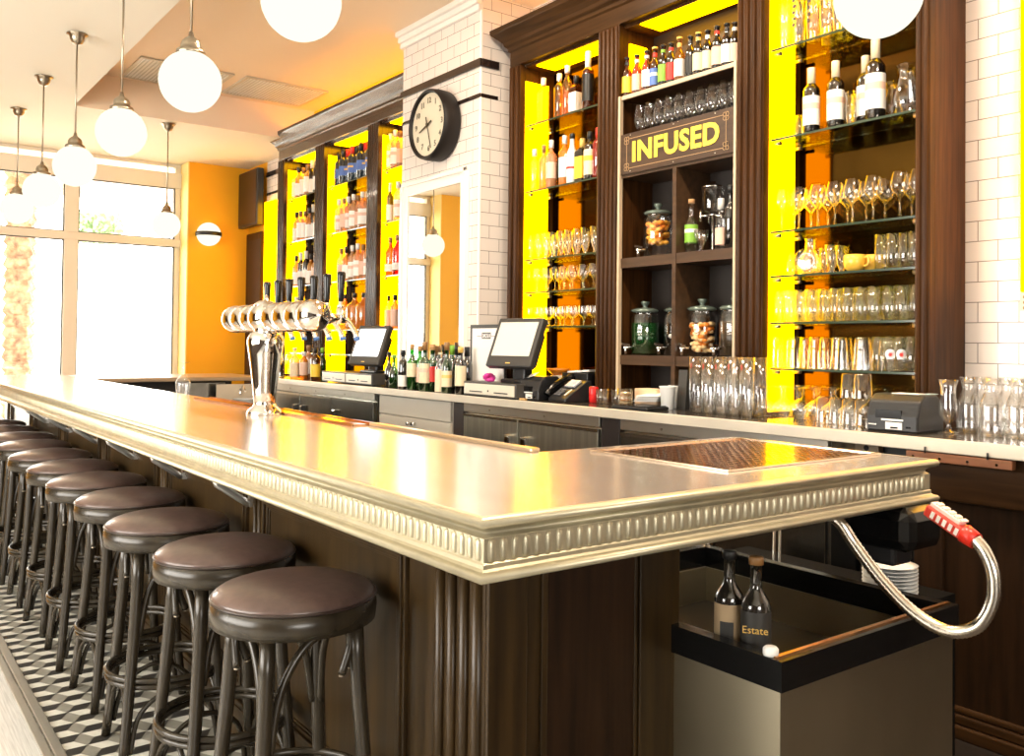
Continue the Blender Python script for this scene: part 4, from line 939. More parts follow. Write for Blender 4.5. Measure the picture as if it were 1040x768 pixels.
def stem_glass(h, rb, rt, stemh, foot):
    P = [(foot, 0.0), (foot, 0.002), (foot * 0.4, 0.006), (0.005, 0.012), (0.004, stemh * 0.5), (0.006, stemh - 0.004)]
    B = []; n = 7
    for k in range(n + 1):
        t = k / n; w = math.sin(min(1, t / 0.45) * PI / 2) * rb if t < 0.45 else rb + (rt - rb) * ((t - 0.45) / 0.55) ** 1.3
        B.append((max(w, 0.006), stemh + (h - stemh) * t))
    return P, B
def mk_stem(h, rb, rt, stemh, foot, flip=False):
    def f(t):
        P, B = stem_glass(h, rb, rt, stemh, foot)
        fl = (lambda L: [(r, h - z) for r, z in L]) if flip else (lambda L: L)
        MB().lathe(fl(B), 16, caps=False).build('bowl', GL, t, False)
        MB().lathe(fl(P), 12, caps=True).build('stem', GL, t, False)
    return f
HIGH = vessel(open_top([(0.028, 0.0), (0.031, 0.003), (0.034, 0.152)]), name='tumbler_wall')
PINTI = vessel([(0.0435, 0.0), (0.0435, 0.002), (0.033, 0.135), (0.031, 0.150), (0.0, 0.152)], name='tumbler_wall')
PILS = vessel(open_top([(0.026, 0.0), (0.030, 0.008), (0.034, 0.10), (0.0375, 0.285)]), name='tumbler_wall')
ROCK = vessel(open_top([(0.032, 0.0), (0.036, 0.003), (0.040, 0.085)]), seg=16, rib=0.02, name='tumbler_wall')
def glass_row(px0, px1, n, z, y, key, builder, desc, where, group, name='glass', cat='glass', jitter=0.004, cut=None):
    xa = gy(px0, 200, y).x; xb = gy(px1, 200, y).x
    for i in range(n):
        x = xa + (xb - xa) * i / (n - 1) + random.uniform(-jitter, jitter)
        place(key, builder, name, cat, (x, y + random.uniform(-0.006, 0.006), z + 0.0006), '%s, %s from the left %s' % (desc, ORD[i], where), group)

RB = 'of the right bay'
# right bay, top shelf: printed tall beer glasses and upturned tumblers
PRT = mat('print_dark', (0.06, 0.03, 0.02), 0.5)
def mk_printed(t):
    PILS(t)
    b = MB()
    for k in range(5):
        a0 = -1.9 + 0.10 * (k % 2); zz = 0.09 + k * 0.030
        vs = []
        for j in range(4):
            a = a0 + j * 0.16
            for q in (0, 1): rr = 0.0348 + (zz + q * 0.018) * 0.0125 ; vs.append((rr * math.cos(a), rr * math.sin(a), zz + q * 0.018))
        b.add(vs, [(j * 2, j * 2 + 2, j * 2 + 3, j * 2 + 1) for j in range(3)])
    b.build('printed_letters', PRT, t, False)
for i, px in enumerate((786, 797, 811, 826, 840, 853, 866)):
    x = gy(px, 40, 3.71).x
    place('printed' if i in (2, 3, 5) else 'pils', mk_printed if i in (2, 3, 5) else PILS, 'beer_glass', 'glass', (x, 3.71, SH[1] + 0.0006),
          'tall beer glass%s, %s from the left on the topmost shelf' % (' with dark print' if i in (2, 3, 5) else '', ORD[i]), 'tall beer glasses on the top shelf of the right bay')
for i, (px, y) in enumerate(((842, 3.82), (858, 3.80), (882, 3.72), (903, 3.74), (922, 3.69), (932, 3.76))):
    x = gy(px, 30, y).x
    place('rock', ROCK, 'ribbed_tumbler', 'glass', (x, y, SH[1] + 0.0006), 'ribbed tumbler, %s from the left on the topmost right-bay shelf' % ORD[i], 'ribbed tumblers on the top shelf of the right bay')
# second shelf: wine bottles with pale capsules, mug and carafes
mk_rum = mk_bottle(0.039, 0.315, 0.205, 0.0145, 0.25, GDARK, LWHITE, (0.18, 0.86), LCREAM, 0.76, lab2=LPINK)
for i, (px, y, k) in enumerate(((824, 3.70, 'in front of the orange reflection'), (848.5, 3.70, 'second from the left'), (879, 3.74, 'half hidden by the biggest bottle'))):
    place('rum', mk_rum, 'wine_bottle', 'bottle', (gy(px, 110, y).x, y, SH[2] + 0.0006), 'cream-capped dark bottle on the second shelf, ' + k, 'cream-capped bottles on the second shelf')
place('rumbig', mk_bottle(0.043, 0.36, 0.235, 0.0155, 0.285, GDARK, LWHITE, (0.18, 0.86), LCREAM, 0.76, lab2=LPINK), 'wine_bottle', 'bottle', (gy(889, 110, 3.69).x, 3.69, SH[2] + 0.0006), 'tallest dark bottle with white label and cream capsule on the second shelf', 'cream-capped bottles on the second shelf')
def mk_mug(t):
    MB().lathe(open_top([(0.045, 0.0), (0.048, 0.004), (0.046, 0.12)]), 18).build('mug_wall', GL, t, False)
    b = MB(); b.tube(catmull([(-0.045, 0, 0.10), (-0.075, 0, 0.095), (-0.085, 0, 0.06), (-0.07, 0, 0.03), (-0.046, 0, 0.02)], 4), 0.006, 8); b.build('handle', GL, t, False)
place('mug', mk_mug, 'beer_mug', 'mug', (gy(813, 130, 3.79).x, 3.79, SH[2] + 0.0006), 'clear glass mug behind the leftmost cream-capped bottle', None)
CAR = vessel(open_top([(0.035, 0), (0.045, 0.004), (0.047, 0.06), (0.030, 0.12), (0.024, 0.145), (0.036, 0.185)]), name='carafe_wall')
place('carafe_s', CAR, 'glass_carafe', 'carafe', (gy(906, 110, 3.80).x, 3.80, SH[2] + 0.0006), 'small glass carafe on the second shelf, behind the larger one', 'carafes on the second shelf')
place('carafe_b', vessel(open_top([(0.042, 0), (0.054, 0.004), (0.056, 0.07), (0.036, 0.15), (0.030, 0.175), (0.045, 0.215)]), name='carafe_wall'), 'glass_carafe', 'carafe', (gy(921, 110, 3.71).x, 3.71, SH[2] + 0.0006), 'larger flared glass carafe at the right end of the second shelf', 'carafes on the second shelf')
place('tumbler_h', HIGH, 'highball_glass', 'glass', (gy(866, 110, 3.70).x, 3.70, SH[2] + 0.0006), 'clear tall glass between cream-capped bottles on the second shelf', None)
# third shelf: stemmed wine glasses
WG = mk_stem(0.205, 0.043, 0.030, 0.090, 0.034)
for i, px in enumerate((794, 812, 831, 848, 866, 887, 914, 933)):
    place('wine', WG, 'wine_glass', 'wine glass', (gy(px, 200, 3.70).x, 3.70, SH[3] + 0.0006), 'wine glass, %s from the left, third-shelf front row' % ORD[i], 'wine glasses on the third shelf of the right bay')
for i, px in enumerate((807, 824, 841, 861, 880, 899, 926)):
    place('wine', WG, 'wine_glass', 'wine glass', (gy(px, 200, 3.81).x, 3.81, SH[3] + 0.0006), 'wine glass, %s from the left, third-shelf back row' % ORD[i], 'wine glasses on the third shelf of the right bay')
# fourth shelf: mixed glassware
def mk_jug(t):
    MB().lathe(open_top([(0.03, 0), (0.055, 0.01), (0.062, 0.05), (0.045, 0.10), (0.026, 0.13), (0.024, 0.175), (0.03, 0.185)]), 20).build('flask_wall', GL, t, False)
def mk_plate_up(t):
    MB().lathe([(0.0, 0.0), (0.035, 0.002), (0.062, 0.008), (0.064, 0.011), (0.034, 0.006), (0.0, 0.004)], 24, (0, 0, 0.0645), axis='y', caps=False).build('dish', GL, t, False)
place('jug', mk_jug, 'glass_flask', 'flask', (gy(823, 260, 3.80).x, 3.80, SH[4] + 0.0006), 'round-bellied glass flask on the fourth shelf of the right bay', None)
place('dish', mk_plate_up, 'glass_dish', 'dish', (gy(818, 260, 3.71).x, 3.71, SH[4] + 0.0006), 'round glass dish standing on edge on the fourth shelf', None, rz=0.3)
place('mug2', mk_mug, 'beer_mug', 'mug', (gy(803, 260, 3.80).x, 3.80, SH[4] + 0.0006), 'clear glass mug at the left end of the fourth shelf', None)
CUPY = mat('yellow_ceramic', (0.85, 0.50, 0.06), 0.25, coat=0.4)
def mk_cup(t):
    MB().lathe([(0.0, 0.0), (0.030, 0.0), (0.046, 0.02), (0.050, 0.045), (0.047, 0.075), (0.044, 0.075), (0.046, 0.045), (0.0, 0.008)], 20).build('bowl', CUPY, t, False)
    b = MB(); b.tube(catmull([(0.045, 0, 0.06), (0.068, 0, 0.06), (0.068, 0, 0.03), (0.046, 0, 0.022)], 4), 0.0055, 8); b.build('handle', CUPY, t, False)
place('cup', mk_cup, 'yellow_cup', 'cup', (gy(868, 260, 3.70).x, 3.70, SH[4] + 0.0006), 'yellow ceramic cup on the fourth shelf, the nearer of two', 'yellow cups')
place('cup', mk_cup, 'yellow_cup', 'cup', (gy(887, 260, 3.77).x, 3.77, SH[4] + 0.0006), 'yellow ceramic cup on the fourth shelf, set behind its twin', 'yellow cups')
MIL = vessel(open_top([(0.030, 0.0), (0.012, 0.012), (0.012, 0.02), (0.024, 0.04), (0.034, 0.13)]), name='goblet_wall')
for i, (px, y) in enumerate(((838, 3.81), (845, 3.70), (855, 3.76))):
    place('mil', MIL, 'footed_glass', 'glass', (gy(px, 260, y).x, y, SH[4] + 0.0006), 'small footed glass beside the yellow cups, %s from the left' % ORD[i], 'footed glasses on the fourth shelf')
glass_row(897, 932, 4, SH[4], 3.69, 'high', HIGH, 'tall clear glass', 'at the right end of the fourth shelf', 'tall glasses on the fourth shelf', 'highball_glass')
# fifth shelf: highballs, two rows
glass_row(792, 932, 12, SH[5], 3.69, 'high', HIGH, 'straight clear highball glass', 'in the fifth-shelf front row', 'highball glasses on the fifth shelf', 'highball_glass', jitter=0.002)
glass_row(800, 938, 10, SH[5], 3.80, 'high', HIGH, 'straight clear highball glass', 'in the fifth-shelf back row', 'highball glasses on the fifth shelf', 'highball_glass', jitter=0.004)
# sixth shelf: upturned pints
glass_row(789, 876, 5, SH[6], 3.70, 'pinti', PINTI, 'upturned pint glass', 'in the sixth-shelf front row', 'upturned pints on the sixth shelf', 'pint_glass', jitter=0.003)
glass_row(802, 900, 6, SH[6], 3.81, 'pinti', PINTI, 'upturned pint glass', 'in the sixth-shelf back row', 'upturned pints on the sixth shelf', 'pint_glass', jitter=0.003)
def mk_badge(t):
    HIGH(t)
    b = MB(); vs = []; n = 18
    def on(a, z): rr = 0.0352 + z * 0.0; return (rr * math.cos(a), rr * math.sin(a), z)
    a0 = -PI / 2 + 0.55
    b.add([on(a0, 0.075)] + [on(a0 + 0.62 * math.cos(2 * PI * k / n), 0.075 + 0.022 * math.sin(2 * PI * k / n)) for k in range(n)], [(0, k + 1, (k + 1) % n + 1) for k in range(n)])
    b.build('round_badge', WHITE, t, False)
    b = MB(); 
    def on2(a, z): return (0.0358 * math.cos(a), 0.0358 * math.sin(a), z)
    b.add([on2(a0, 0.075)] + [on2(a0 + (0.36 if k % 2 else 0.17) * math.cos(2 * PI * k / n), 0.073 + (0.015 if k % 2 else 0.007) * math.sin(2 * PI * k / n)) for k in range(n)], [(0, k + 1, (k + 1) % n + 1) for k in range(n)])
    b.build('red_emblem', mat('emblem_red', (0.75, 0.04, 0.03), 0.5), t, False)
for i, px in enumerate((893, 904, 915, 927)):
    place('badge' if i in (1, 2) else 'high', mk_badge if i in (1, 2) else HIGH, 'badged_glass' if i in (1, 2) else 'highball_glass', 'glass', (gy(px, 360, 3.69).x, 3.69, SH[6] + 0.0006),
          'clear glass %s, %s from the left at the sixth shelf end' % ('with red and white badge' if i in (1, 2) else 'beside the badged ones', ORD[i]), 'glasses at the right end of the sixth shelf')

# left bay: spirits and small stemware
GW, GC = [], None
LBs = 'left bay of the near cabinet'
sp = [(552, 3.70, 'spg', mk_bottle(0.036, 0.30, 0.20, 0.0135, 0.245, GGOLD, None, cap=LWHITE, capz=0.84, square=True), 'square gold liquor bottle with white cap, leftmost on the top shelf'),
      (568, 3.72, 'spg2', mk_bottle(0.034, 0.30, 0.21, 0.0135, 0.25, GGOLD, None, cap=LWHITE, capz=0.86), 'round gold liquor bottle with white cap, second on the top shelf'),
      (576, 3.70, 'spg3', mk_bottle(0.033, 0.325, 0.20, 0.0135, 0.26, GGOLD, None, cap=LWHITE, capz=0.86), 'tall gold liquor bottle with white cap, third on the top shelf'),
      (585, 3.71, 'spsq', mk_bottle(0.037, 0.245, 0.16, 0.013, 0.20, GAMBER, LWHITE, (0.1, 0.85), LBLACK, 0.8, square=True), 'squat square amber bottle with big cream label on the top shelf'),
      (597, 3.69, 'spdk', mk_bottle(0.037, 0.36, 0.235, 0.0145, 0.27, GAMBER, LBLACK, (0.2, 0.92), LWHITE, 0.70), 'tall amber bottle with black label and white neck, right end of top shelf')]
for px, y, k, f, lb in sp: place('L' + k, f, 'liquor_bottle', 'bottle', (gy(px, 100, y).x, y, SH[1] + 0.0006), lb, 'spirits on the top shelf beside the pillar')
sp = [(543, mk_bottle(0.032, 0.285, 0.19, 0.012, 0.23, GYEL, None, cap=LWHITE, capz=0.84), 'yellow liqueur bottle, leftmost on the second shelf'),
      (551, mk_bottle(0.034, 0.30, 0.20, 0.012, 0.24, GORANGE, None, cap=LBRONZE, capz=0.84), 'orange liqueur bottle, second on the second shelf'),
      (560, mk_bottle(0.037, 0.315, 0.21, 0.012, 0.25, GPINK, LPINK, (0.3, 0.8), LWHITE, 0.84), 'frosted pink liqueur bottle, third on the second shelf'),
      (572, mk_bottle(0.039, 0.325, 0.215, 0.012, 0.26, GORANGE, LBLUEL, (0.25, 0.85), LWHITE, 0.84), 'liqueur bottle with pale blue label, fourth on the second shelf'),
      (581, mk_bottle(0.035, 0.32, 0.18, 0.014, 0.255, WHITE, LWHITE, (0.3, 0.7), LBLACK, 0.90, lab2=LRED), 'opaque white liqueur bottle with red mark on the second shelf'),
      (590, mk_bottle(0.040, 0.275, 0.19, 0.014, 0.225, GDARK, LYEL, (0.12, 0.85), LGOLD, 0.80, square=True, lab2=None), 'dark square bottle with big yellow label on the second shelf'),
      (599, mk_bottle(0.038, 0.30, 0.21, 0.014, 0.25, GDARK, LCREAM, (0.15, 0.9), LBLACK, 0.86, lab2=LYEL), 'dark bottle with cream and yellow label on the second shelf'),
      (606, mk_bottle(0.036, 0.315, 0.22, 0.014, 0.26, GRED, None, cap=mat('red_cap', (0.6, 0.02, 0.01), 0.4), capz=0.82), 'red liqueur bottle with red cap, right end of the second shelf')]
for i, (px, f, lb) in enumerate(sp): place('L2%d' % i, f, 'liqueur_bottle', 'bottle', (gy(px, 160, 3.70).x, 3.70 + 0.012 * (i % 2), SH[2] + 0.0006), lb, 'liqueurs on the second shelf beside the pillar')
FLU = vessel(open_top([(0.030, 0), (0.010, 0.008), (0.012, 0.03), (0.026, 0.07), (0.029, 0.165)]), name='goblet_wall')
glass_row(540, 604, 9, SH[3], 3.70, 'flu', FLU, 'tall footed glass', 'in the front row, left-bay third shelf', 'footed glasses in the left bay', 'footed_glass', jitter=0.002)
glass_row(556, 606, 6, SH[3], 3.81, 'flu', FLU, 'tall footed glass', 'in the back row, left-bay third shelf', 'footed glasses in the left bay', 'footed_glass')
WS = mk_stem(0.155, 0.034, 0.026, 0.062, 0.028)
glass_row(538, 603, 8, SH[4], 3.70, 'ws', WS, 'small stemmed glass', 'in the front row, left-bay fourth shelf', 'small stemmed glasses in the left bay', 'stemmed_glass', 'wine glass', jitter=0.002)
glass_row(558, 606, 5, SH[4], 3.81, 'ws', WS, 'small stemmed glass', 'in the back row, left-bay fourth shelf', 'small stemmed glasses in the left bay', 'stemmed_glass', 'wine glass')
COU = mk_stem(0.125, 0.036, 0.033, 0.045, 0.028)
glass_row(541, 603, 8, SH[5], 3.70, 'cou', COU, 'short stemmed glass', 'in the front row, left-bay fifth shelf', 'short stemmed glasses in the left bay', 'stemmed_glass', 'wine glass', jitter=0.002)
glass_row(560, 606, 5, SH[5], 3.81, 'cou', COU, 'short stemmed glass', 'in the back row, left-bay fifth shelf', 'short stemmed glasses in the left bay', 'stemmed_glass', 'wine glass')

# beers over the sign
beers = [(637, GAMBER, LYEL, LBLACK, 'amber beer bottle with yellow label', 0.0), (647, GAMBER, LPINK, LWHITE, 'reddish beer bottle with orange oval label', 0.01), (657, GAMBER, LWHITE, LWHITE, 'amber beer bottle with white oval label', 0.0),
         (665, GAMBER, LBLUE, LRED, 'amber beer bottle with blue label', 0.015), (673.5, GDARK, LGREEN, LGREEN, 'dark beer bottle with lime green label', 0.0), (681.5, GDARK, LRED, LRED, 'dark beer bottle with red and white label', 0.01),
         (690, GGOLD, LWHITE, LGOLD, 'clear golden beer bottle with pale label', 0.0), (701, GDARK, LBLACK, LBLACK, 'dark beer bottle with black label', 0.01), (709, GDARK, LCREAM, LGOLD, 'dark beer bottle with cream label and gold neck', 0.0),
         (718.5, GDARK, LCREAM, LWHITE, 'dark beer bottle with small cream label and white neck', 0.012), (728, GDARK, LPINK, LRED, 'dark beer bottle with pink oval label', 0.0), (738, GDARK, LWHITE, LBLACK, 'dark beer bottle with white oval label', 0.01), (746, GDARK, LPINK, LWHITE, 'dark beer bottle against the right post, pink label', 0.03)]
for i, (px, gm, lm, nm, lb, dy) in enumerate(beers):
    place('beer%d' % i, mk_bottle(0.029, 0.228 + 0.01 * (i in (6, 3)), 0.135, 0.0125, 0.18, gm, lm, (0.15, 0.85), LGOLD if i in (3, 6, 8) else LBLACK, 0.96, neck=nm, lab2=(LRED if i in (5,) else (LWHITE if i == 3 else None))),
          'beer_bottle', 'bottle', (gy(px, 70, 3.64 + dy).x, 3.64 + dy, 2.8736), lb + ', above the sign', 'beer bottles above the sign')
MB().box(CX0 + 0.018, YC + 0.035, 2.585, CX1 - 0.018, YM - 0.01, 2.600).build('glass_ledge', WOODB, cabA)
GOB = mk_stem(0.215, 0.037, 0.028, 0.045, 0.030)
for i in range(10):
    place('gob', GOB, 'goblet', 'glass', (-3.70 + i * 0.0775, 3.68, 2.6006), 'clear goblet, %s from the left in the row above the sign' % ORD[i], 'goblets above the sign')

# dispensers in the cubbies
def mk_disp(content, fruit, r=0.082, h=0.245, lid=True):
    def f(t):
        MB().lathe([(r - 0.01, 0.0), (r, 0.006), (r, h - 0.03), (r - 0.012, h - 0.008), (r - 0.010, h)], 22, caps=False).build('jar', GL, t, False)
        MB().lathe([(0, 0.001), (r - 0.012, 0.001)], 22, caps=False).build('jar_base', GLS, t, False)
        if content: MB().lathe([(0, 0.008), (r - 0.005, 0.008), (r - 0.005, h * 0.76), (0, h * 0.76)], 22).build('liquid', content, t, False)
        if fruit:
            rnd = random.Random(h * 1000 + len(fruit)); b = MB(); z0, z1 = fruit[1], fruit[2]
            for q in range(fruit[3]):
                a = rnd.random() * 2 * PI; rr = (r - 0.026) * math.sqrt(rnd.random()); z = z0 + (z1 - z0) * rnd.random(); s_ = rnd.uniform(0.014, 0.022)
                P = [(0, -s_ * 0.7), (s_ * 0.8, -s_ * 0.45), (s_, 0), (s_ * 0.75, s_ * 0.5), (0, s_ * 0.7)]
                b.lathe(P, 7, (rr * math.cos(a), rr * math.sin(a), z), rnd.randint(0, 1), smooth=True)
            o = b.build('fruit', fruit[0], t, False); o['kind'] = 'stuff'
        MB().lathe([(r - 0.012, h - 0.002), (r - 0.002, h + 0.002), (r + 0.002, h + 0.012), (r - 0.012, h + 0.022), (0.02, h + 0.030), (0.012, h + 0.036), (0.018, h + 0.044), (0.026, h + 0.058), (0.024, h + 0.066), (0, h + 0.066)], 22).build('lid', mat('lid_glass', (0.16, 0.20, 0.17), 0.12, 0.5), t, False)
        a = -1.15 - PI * 0.28; cx, cy = math.cos(a), math.sin(a)
        b = MB(); b.tube([(cx * (r - 0.004), cy * (r - 0.004), 0.042), (cx * (r + 0.05), cy * (r + 0.05), 0.042)], 0.009, 10)
        b.tube([(cx * (r + 0.035), cy * (r + 0.035), 0.05), (cx * (r + 0.035), cy * (r + 0.035), 0.006)], 0.0085, 10)
        b.obox((cx * (r + 0.036), cy * (r + 0.036), 0.060), (cx * 0.024, cy * 0.024, 0.003), (-cy * 0.007, cx * 0.007, 0), (0, 0, 0.006)); b.build('spigot', CHROME, t, False)
    return f
FRO = [mat('citrus_orange', (0.85, 0.26, 0.015), 0.5), mat('citrus_gold', (0.88, 0.42, 0.05), 0.5)]
FRC = [mat('melon_orange', (0.82, 0.24, 0.02), 0.5), mat('melon_pale', (0.90, 0.62, 0.30), 0.5)]
LGRN = glass('green_infusion', (0.05, 0.30, 0.10), 0.8, 0.3, (0.4, 0.6, 0.4), body=0.45, bodycol=(0.01, 0.10, 0.02))
ds = [('d1', 668, 264, 1.931, mk_disp(None, (FRO, 0.085, 0.20, 120)), 'lidded glass dispenser full of orange slices, upper left cubby'),
      ('d2', 655, 362, 1.373, mk_disp(LGRN, None), 'lidded glass dispenser of green infusion, lower left cubby'),
      ('d3', 680, 362, 1.373, mk_disp(None, ([LWHITE, LCREAM], 0.09, 0.115, 6)), 'glass dispenser with pale slices, against the divider of the lower left cubby'),
      ('d4', 713, 362, 1.373, mk_disp(None, (FRC, 0.03, 0.175, 110)), 'glass dispenser full of orange fruit pieces, lower right cubby'),
      ('d5', 742, 362, 1.373, mk_disp(mat('dark_infusion', (0.05, 0.03, 0.012), 0.3), None), 'glass dispenser of dark infusion, right end of the lower right cubby')]
for k, u, v, z, f, lb in ds:
    y = 3.745 if k != 'd3' else 3.77
    x = gy(u, v, y).x
    if k == 'd3': x = -3.47
    if k == 'd5': x = -3.055
    if k == 'd2': x = min(x, -3.655)
    place(k, f, 'glass_dispenser', 'drink dispenser', (x, y, z + 0.0006), lb, 'infusion dispensers in the cubbies')
def z1(n): return 1.9306
place('abs', mk_bottle(0.036, 0.29, 0.16, 0.0135, 0.21, GL, LGREEN, (0.35, 0.95), CORK, 0.93, lab2=LWHITE), 'clear_bottle', 'bottle', (gy(702, 250, 3.68).x, 3.68, z1(0)), 'clear bottle with lime and white label in the upper right cubby', None)
def mk_fount(t):
    MB().lathe([(0.05, 0.0), (0.05, 0.006), (0.014, 0.014), (0.008, 0.03), (0.008, 0.20), (0.02, 0.205)], 18).build('stand', CHROME, t, False)
    MB().lathe([(0.02, 0.206), (0.055, 0.215), (0.06, 0.235), (0.06, 0.335), (0.066, 0.345)], 20, caps=False).build('reservoir', GL, t, False)
    MB().lathe([(0.068, 0.346), (0.068, 0.352), (0.03, 0.362), (0.016, 0.368), (0.018, 0.380), (0.0, 0.386)], 20).build('lid', CHROME, t, False)
    b = MB()
    for a in (0.4, 2.6, 4.2): b.tube([(0, 0, 0.20), (0.07 * math.cos(a), 0.07 * math.sin(a), 0.195)], 0.006, 8); b.tube([(0.068 * math.cos(a), 0.068 * math.sin(a), 0.225), (0.07 * math.cos(a), 0.07 * math.sin(a), 0.165)], 0.007, 8)
    b.build('taps', CHROME, t, False)
place('fount', mk_fount, 'drip_fountain', 'drink fountain', (gy(724, 250, 3.74).x, 3.74, z1(0)), 'glass and chrome drip fountain in the upper right cubby', None)
place('deca', vessel(open_top([(0.026, 0), (0.010, 0.012), (0.014, 0.03), (0.036, 0.08), (0.040, 0.115)]), name='goblet_wall'), 'footed_glass', 'glass', (gy(712, 260, 3.66).x, 3.66, z1(0)), 'small footed glass before the drip fountain', None)
place('clr2', mk_bottle(0.030, 0.265, 0.16, 0.0135, 0.20, GL, LPINK, (0.15, 0.7), LWHITE, 0.80), 'clear_bottle', 'bottle', (gy(732, 255, 3.66).x, 3.66, z1(0)), 'clear bottle with pink label and white cap beside the drip fountain', None)
place('drk2', mk_bottle(0.035, 0.33, 0.20, 0.0135, 0.25, GDARK, None, cap=LBLACK, capz=0.88), 'dark_bottle', 'bottle', (gy(742, 255, 3.68).x, 3.68, z1(0)), 'dark bottle against the right side of the upper right cubby', None)

# far cabinet: rows of bottles
def brow(pxs, z, y, specs, where, group):
    for i, px in enumerate(pxs):
        k, f, d = specs[i % len(specs)]
        yy = y + (0.0 if i % 2 else 0.03)
        place(k, f, 'liquor_bottle', 'bottle', (gy(px, 250, yy).x, yy, z + 0.0006), '%s, %s from left, %s' % (d, ORD[i], where), group)
WHI = ('fb_w', mk_bottle(0.040, 0.30, 0.20, 0.015, 0.245, GPINK, LWHITE, (0.15, 0.9), LBRONZE, 0.82), 'pale bottle with white label')
WH2 = ('fb_w2', mk_bottle(0.038, 0.31, 0.19, 0.015, 0.24, GORANGE, LWHITE, (0.1, 0.75), LBLACK, 0.82), 'amber bottle with white label')
WH3 = ('fb_w3', mk_bottle(0.036, 0.34, 0.22, 0.015, 0.27, GDARK, LWHITE, (0.1, 0.7), LWHITE, 0.78), 'tall dark bottle with white label')
WH4 = ('fb_w4', mk_bottle(0.038, 0.28, 0.18, 0.015, 0.22, GORANGE, LPINK, (0.1, 0.9), LBLACK, 0.85), 'orange bottle with pink label')
NAV = ('fb_n', mk_bottle(0.041, 0.32, 0.215, 0.016, 0.255, GBLUE, LBLUE, (0.35, 0.75), LBLACK, 0.78), 'navy bottle with dark cap')
NA2 = ('fb_n2', mk_bottle(0.041, 0.32, 0.215, 0.016, 0.255, GBLUE, LBLUE, (0.35, 0.75), LRED, 0.78, lab2=LGOLD), 'navy bottle with gold seal and red cap')
CLR = ('fb_c', mk_bottle(0.040, 0.31, 0.20, 0.015, 0.25, GPINK, LPINK, (0.2, 0.8), LBRONZE, 0.84), 'clear rosy bottle with pink label')
CL2 = ('fb_c2', mk_bottle(0.040, 0.32, 0.21, 0.015, 0.255, GPINK, LWHITE, (0.15, 0.8), LWHITE, 0.84, lab2=LPINK), 'clear rosy bottle with white label')
JUG = ('fb_j', mk_bottle(0.078, 0.325, 0.20, 0.018, 0.265, GORANGE, None, cap=LBLACK, capz=0.88), 'big round orange flagon with black cap')
REDB = ('fb_r', mk_bottle(0.046, 0.33, 0.20, 0.016, 0.27, GRED, LWHITE, (0.2, 0.5), LBRONZE, 0.86), 'bright red bottle with white label')
fcg = 'bottles on the shelves of the far cabinet'
brow((298, 302.5, 307, 311.5, 316, 320.5), SH[1], 3.69, [WHI, WH2, WHI, WHI, WH3, WH3], 'top shelf, far bay', fcg)
brow((301, 305, 309.5, 314, 318, 322), SH[2], 3.69, [WH2, WHI, WHI, WH2, WH3, WH2], 'second shelf, far bay', fcg)
brow((297, 301.5, 306, 311, 316, 320.5), SH[3], 3.69, [WH4, WH2, WH3, WH3, WH2, WH4], 'third shelf, far bay', fcg)
brow((302, 307, 313, 320), SH[5], 3.69, [WH3, WH4, WH2, WHI], 'fourth shelf, far bay', fcg)
brow((343, 347.5, 352, 356.5, 361, 365.5, 370, 374.5), SH[1], 3.69, [NAV, NAV, NA2, NA2], 'top shelf, middle far bay', fcg)
brow((344, 349, 353.5, 358.5, 363, 367.5, 372.5), SH[2], 3.69, [CL2, CLR, CL2], 'second shelf, middle far bay', fcg)
brow((347, 352, 358, 363.5, 369, 374), SH[3], 3.69, [CLR, WH2, CL2, CL2, CLR, CL2], 'third shelf, middle far bay', fcg)
brow((351, 361, 370.5), SH[5], 3.70, [JUG], 'fourth shelf, middle far bay', fcg)
brow((395, 400, 405), SH[1], 3.69, [CL2, CL2, CLR], 'top shelf, bay by pillar', fcg)
brow((395, 404), SH[2], 3.69, [WH3, CL2], 'second shelf, bay by pillar', fcg)
brow((396.5, 404), SH[3], 3.69, [REDB, REDB], 'third shelf, bay by pillar', fcg)
brow((395, 402), SH[5], 3.69, [WH4, WH4], 'fourth shelf, bay by pillar', fcg)

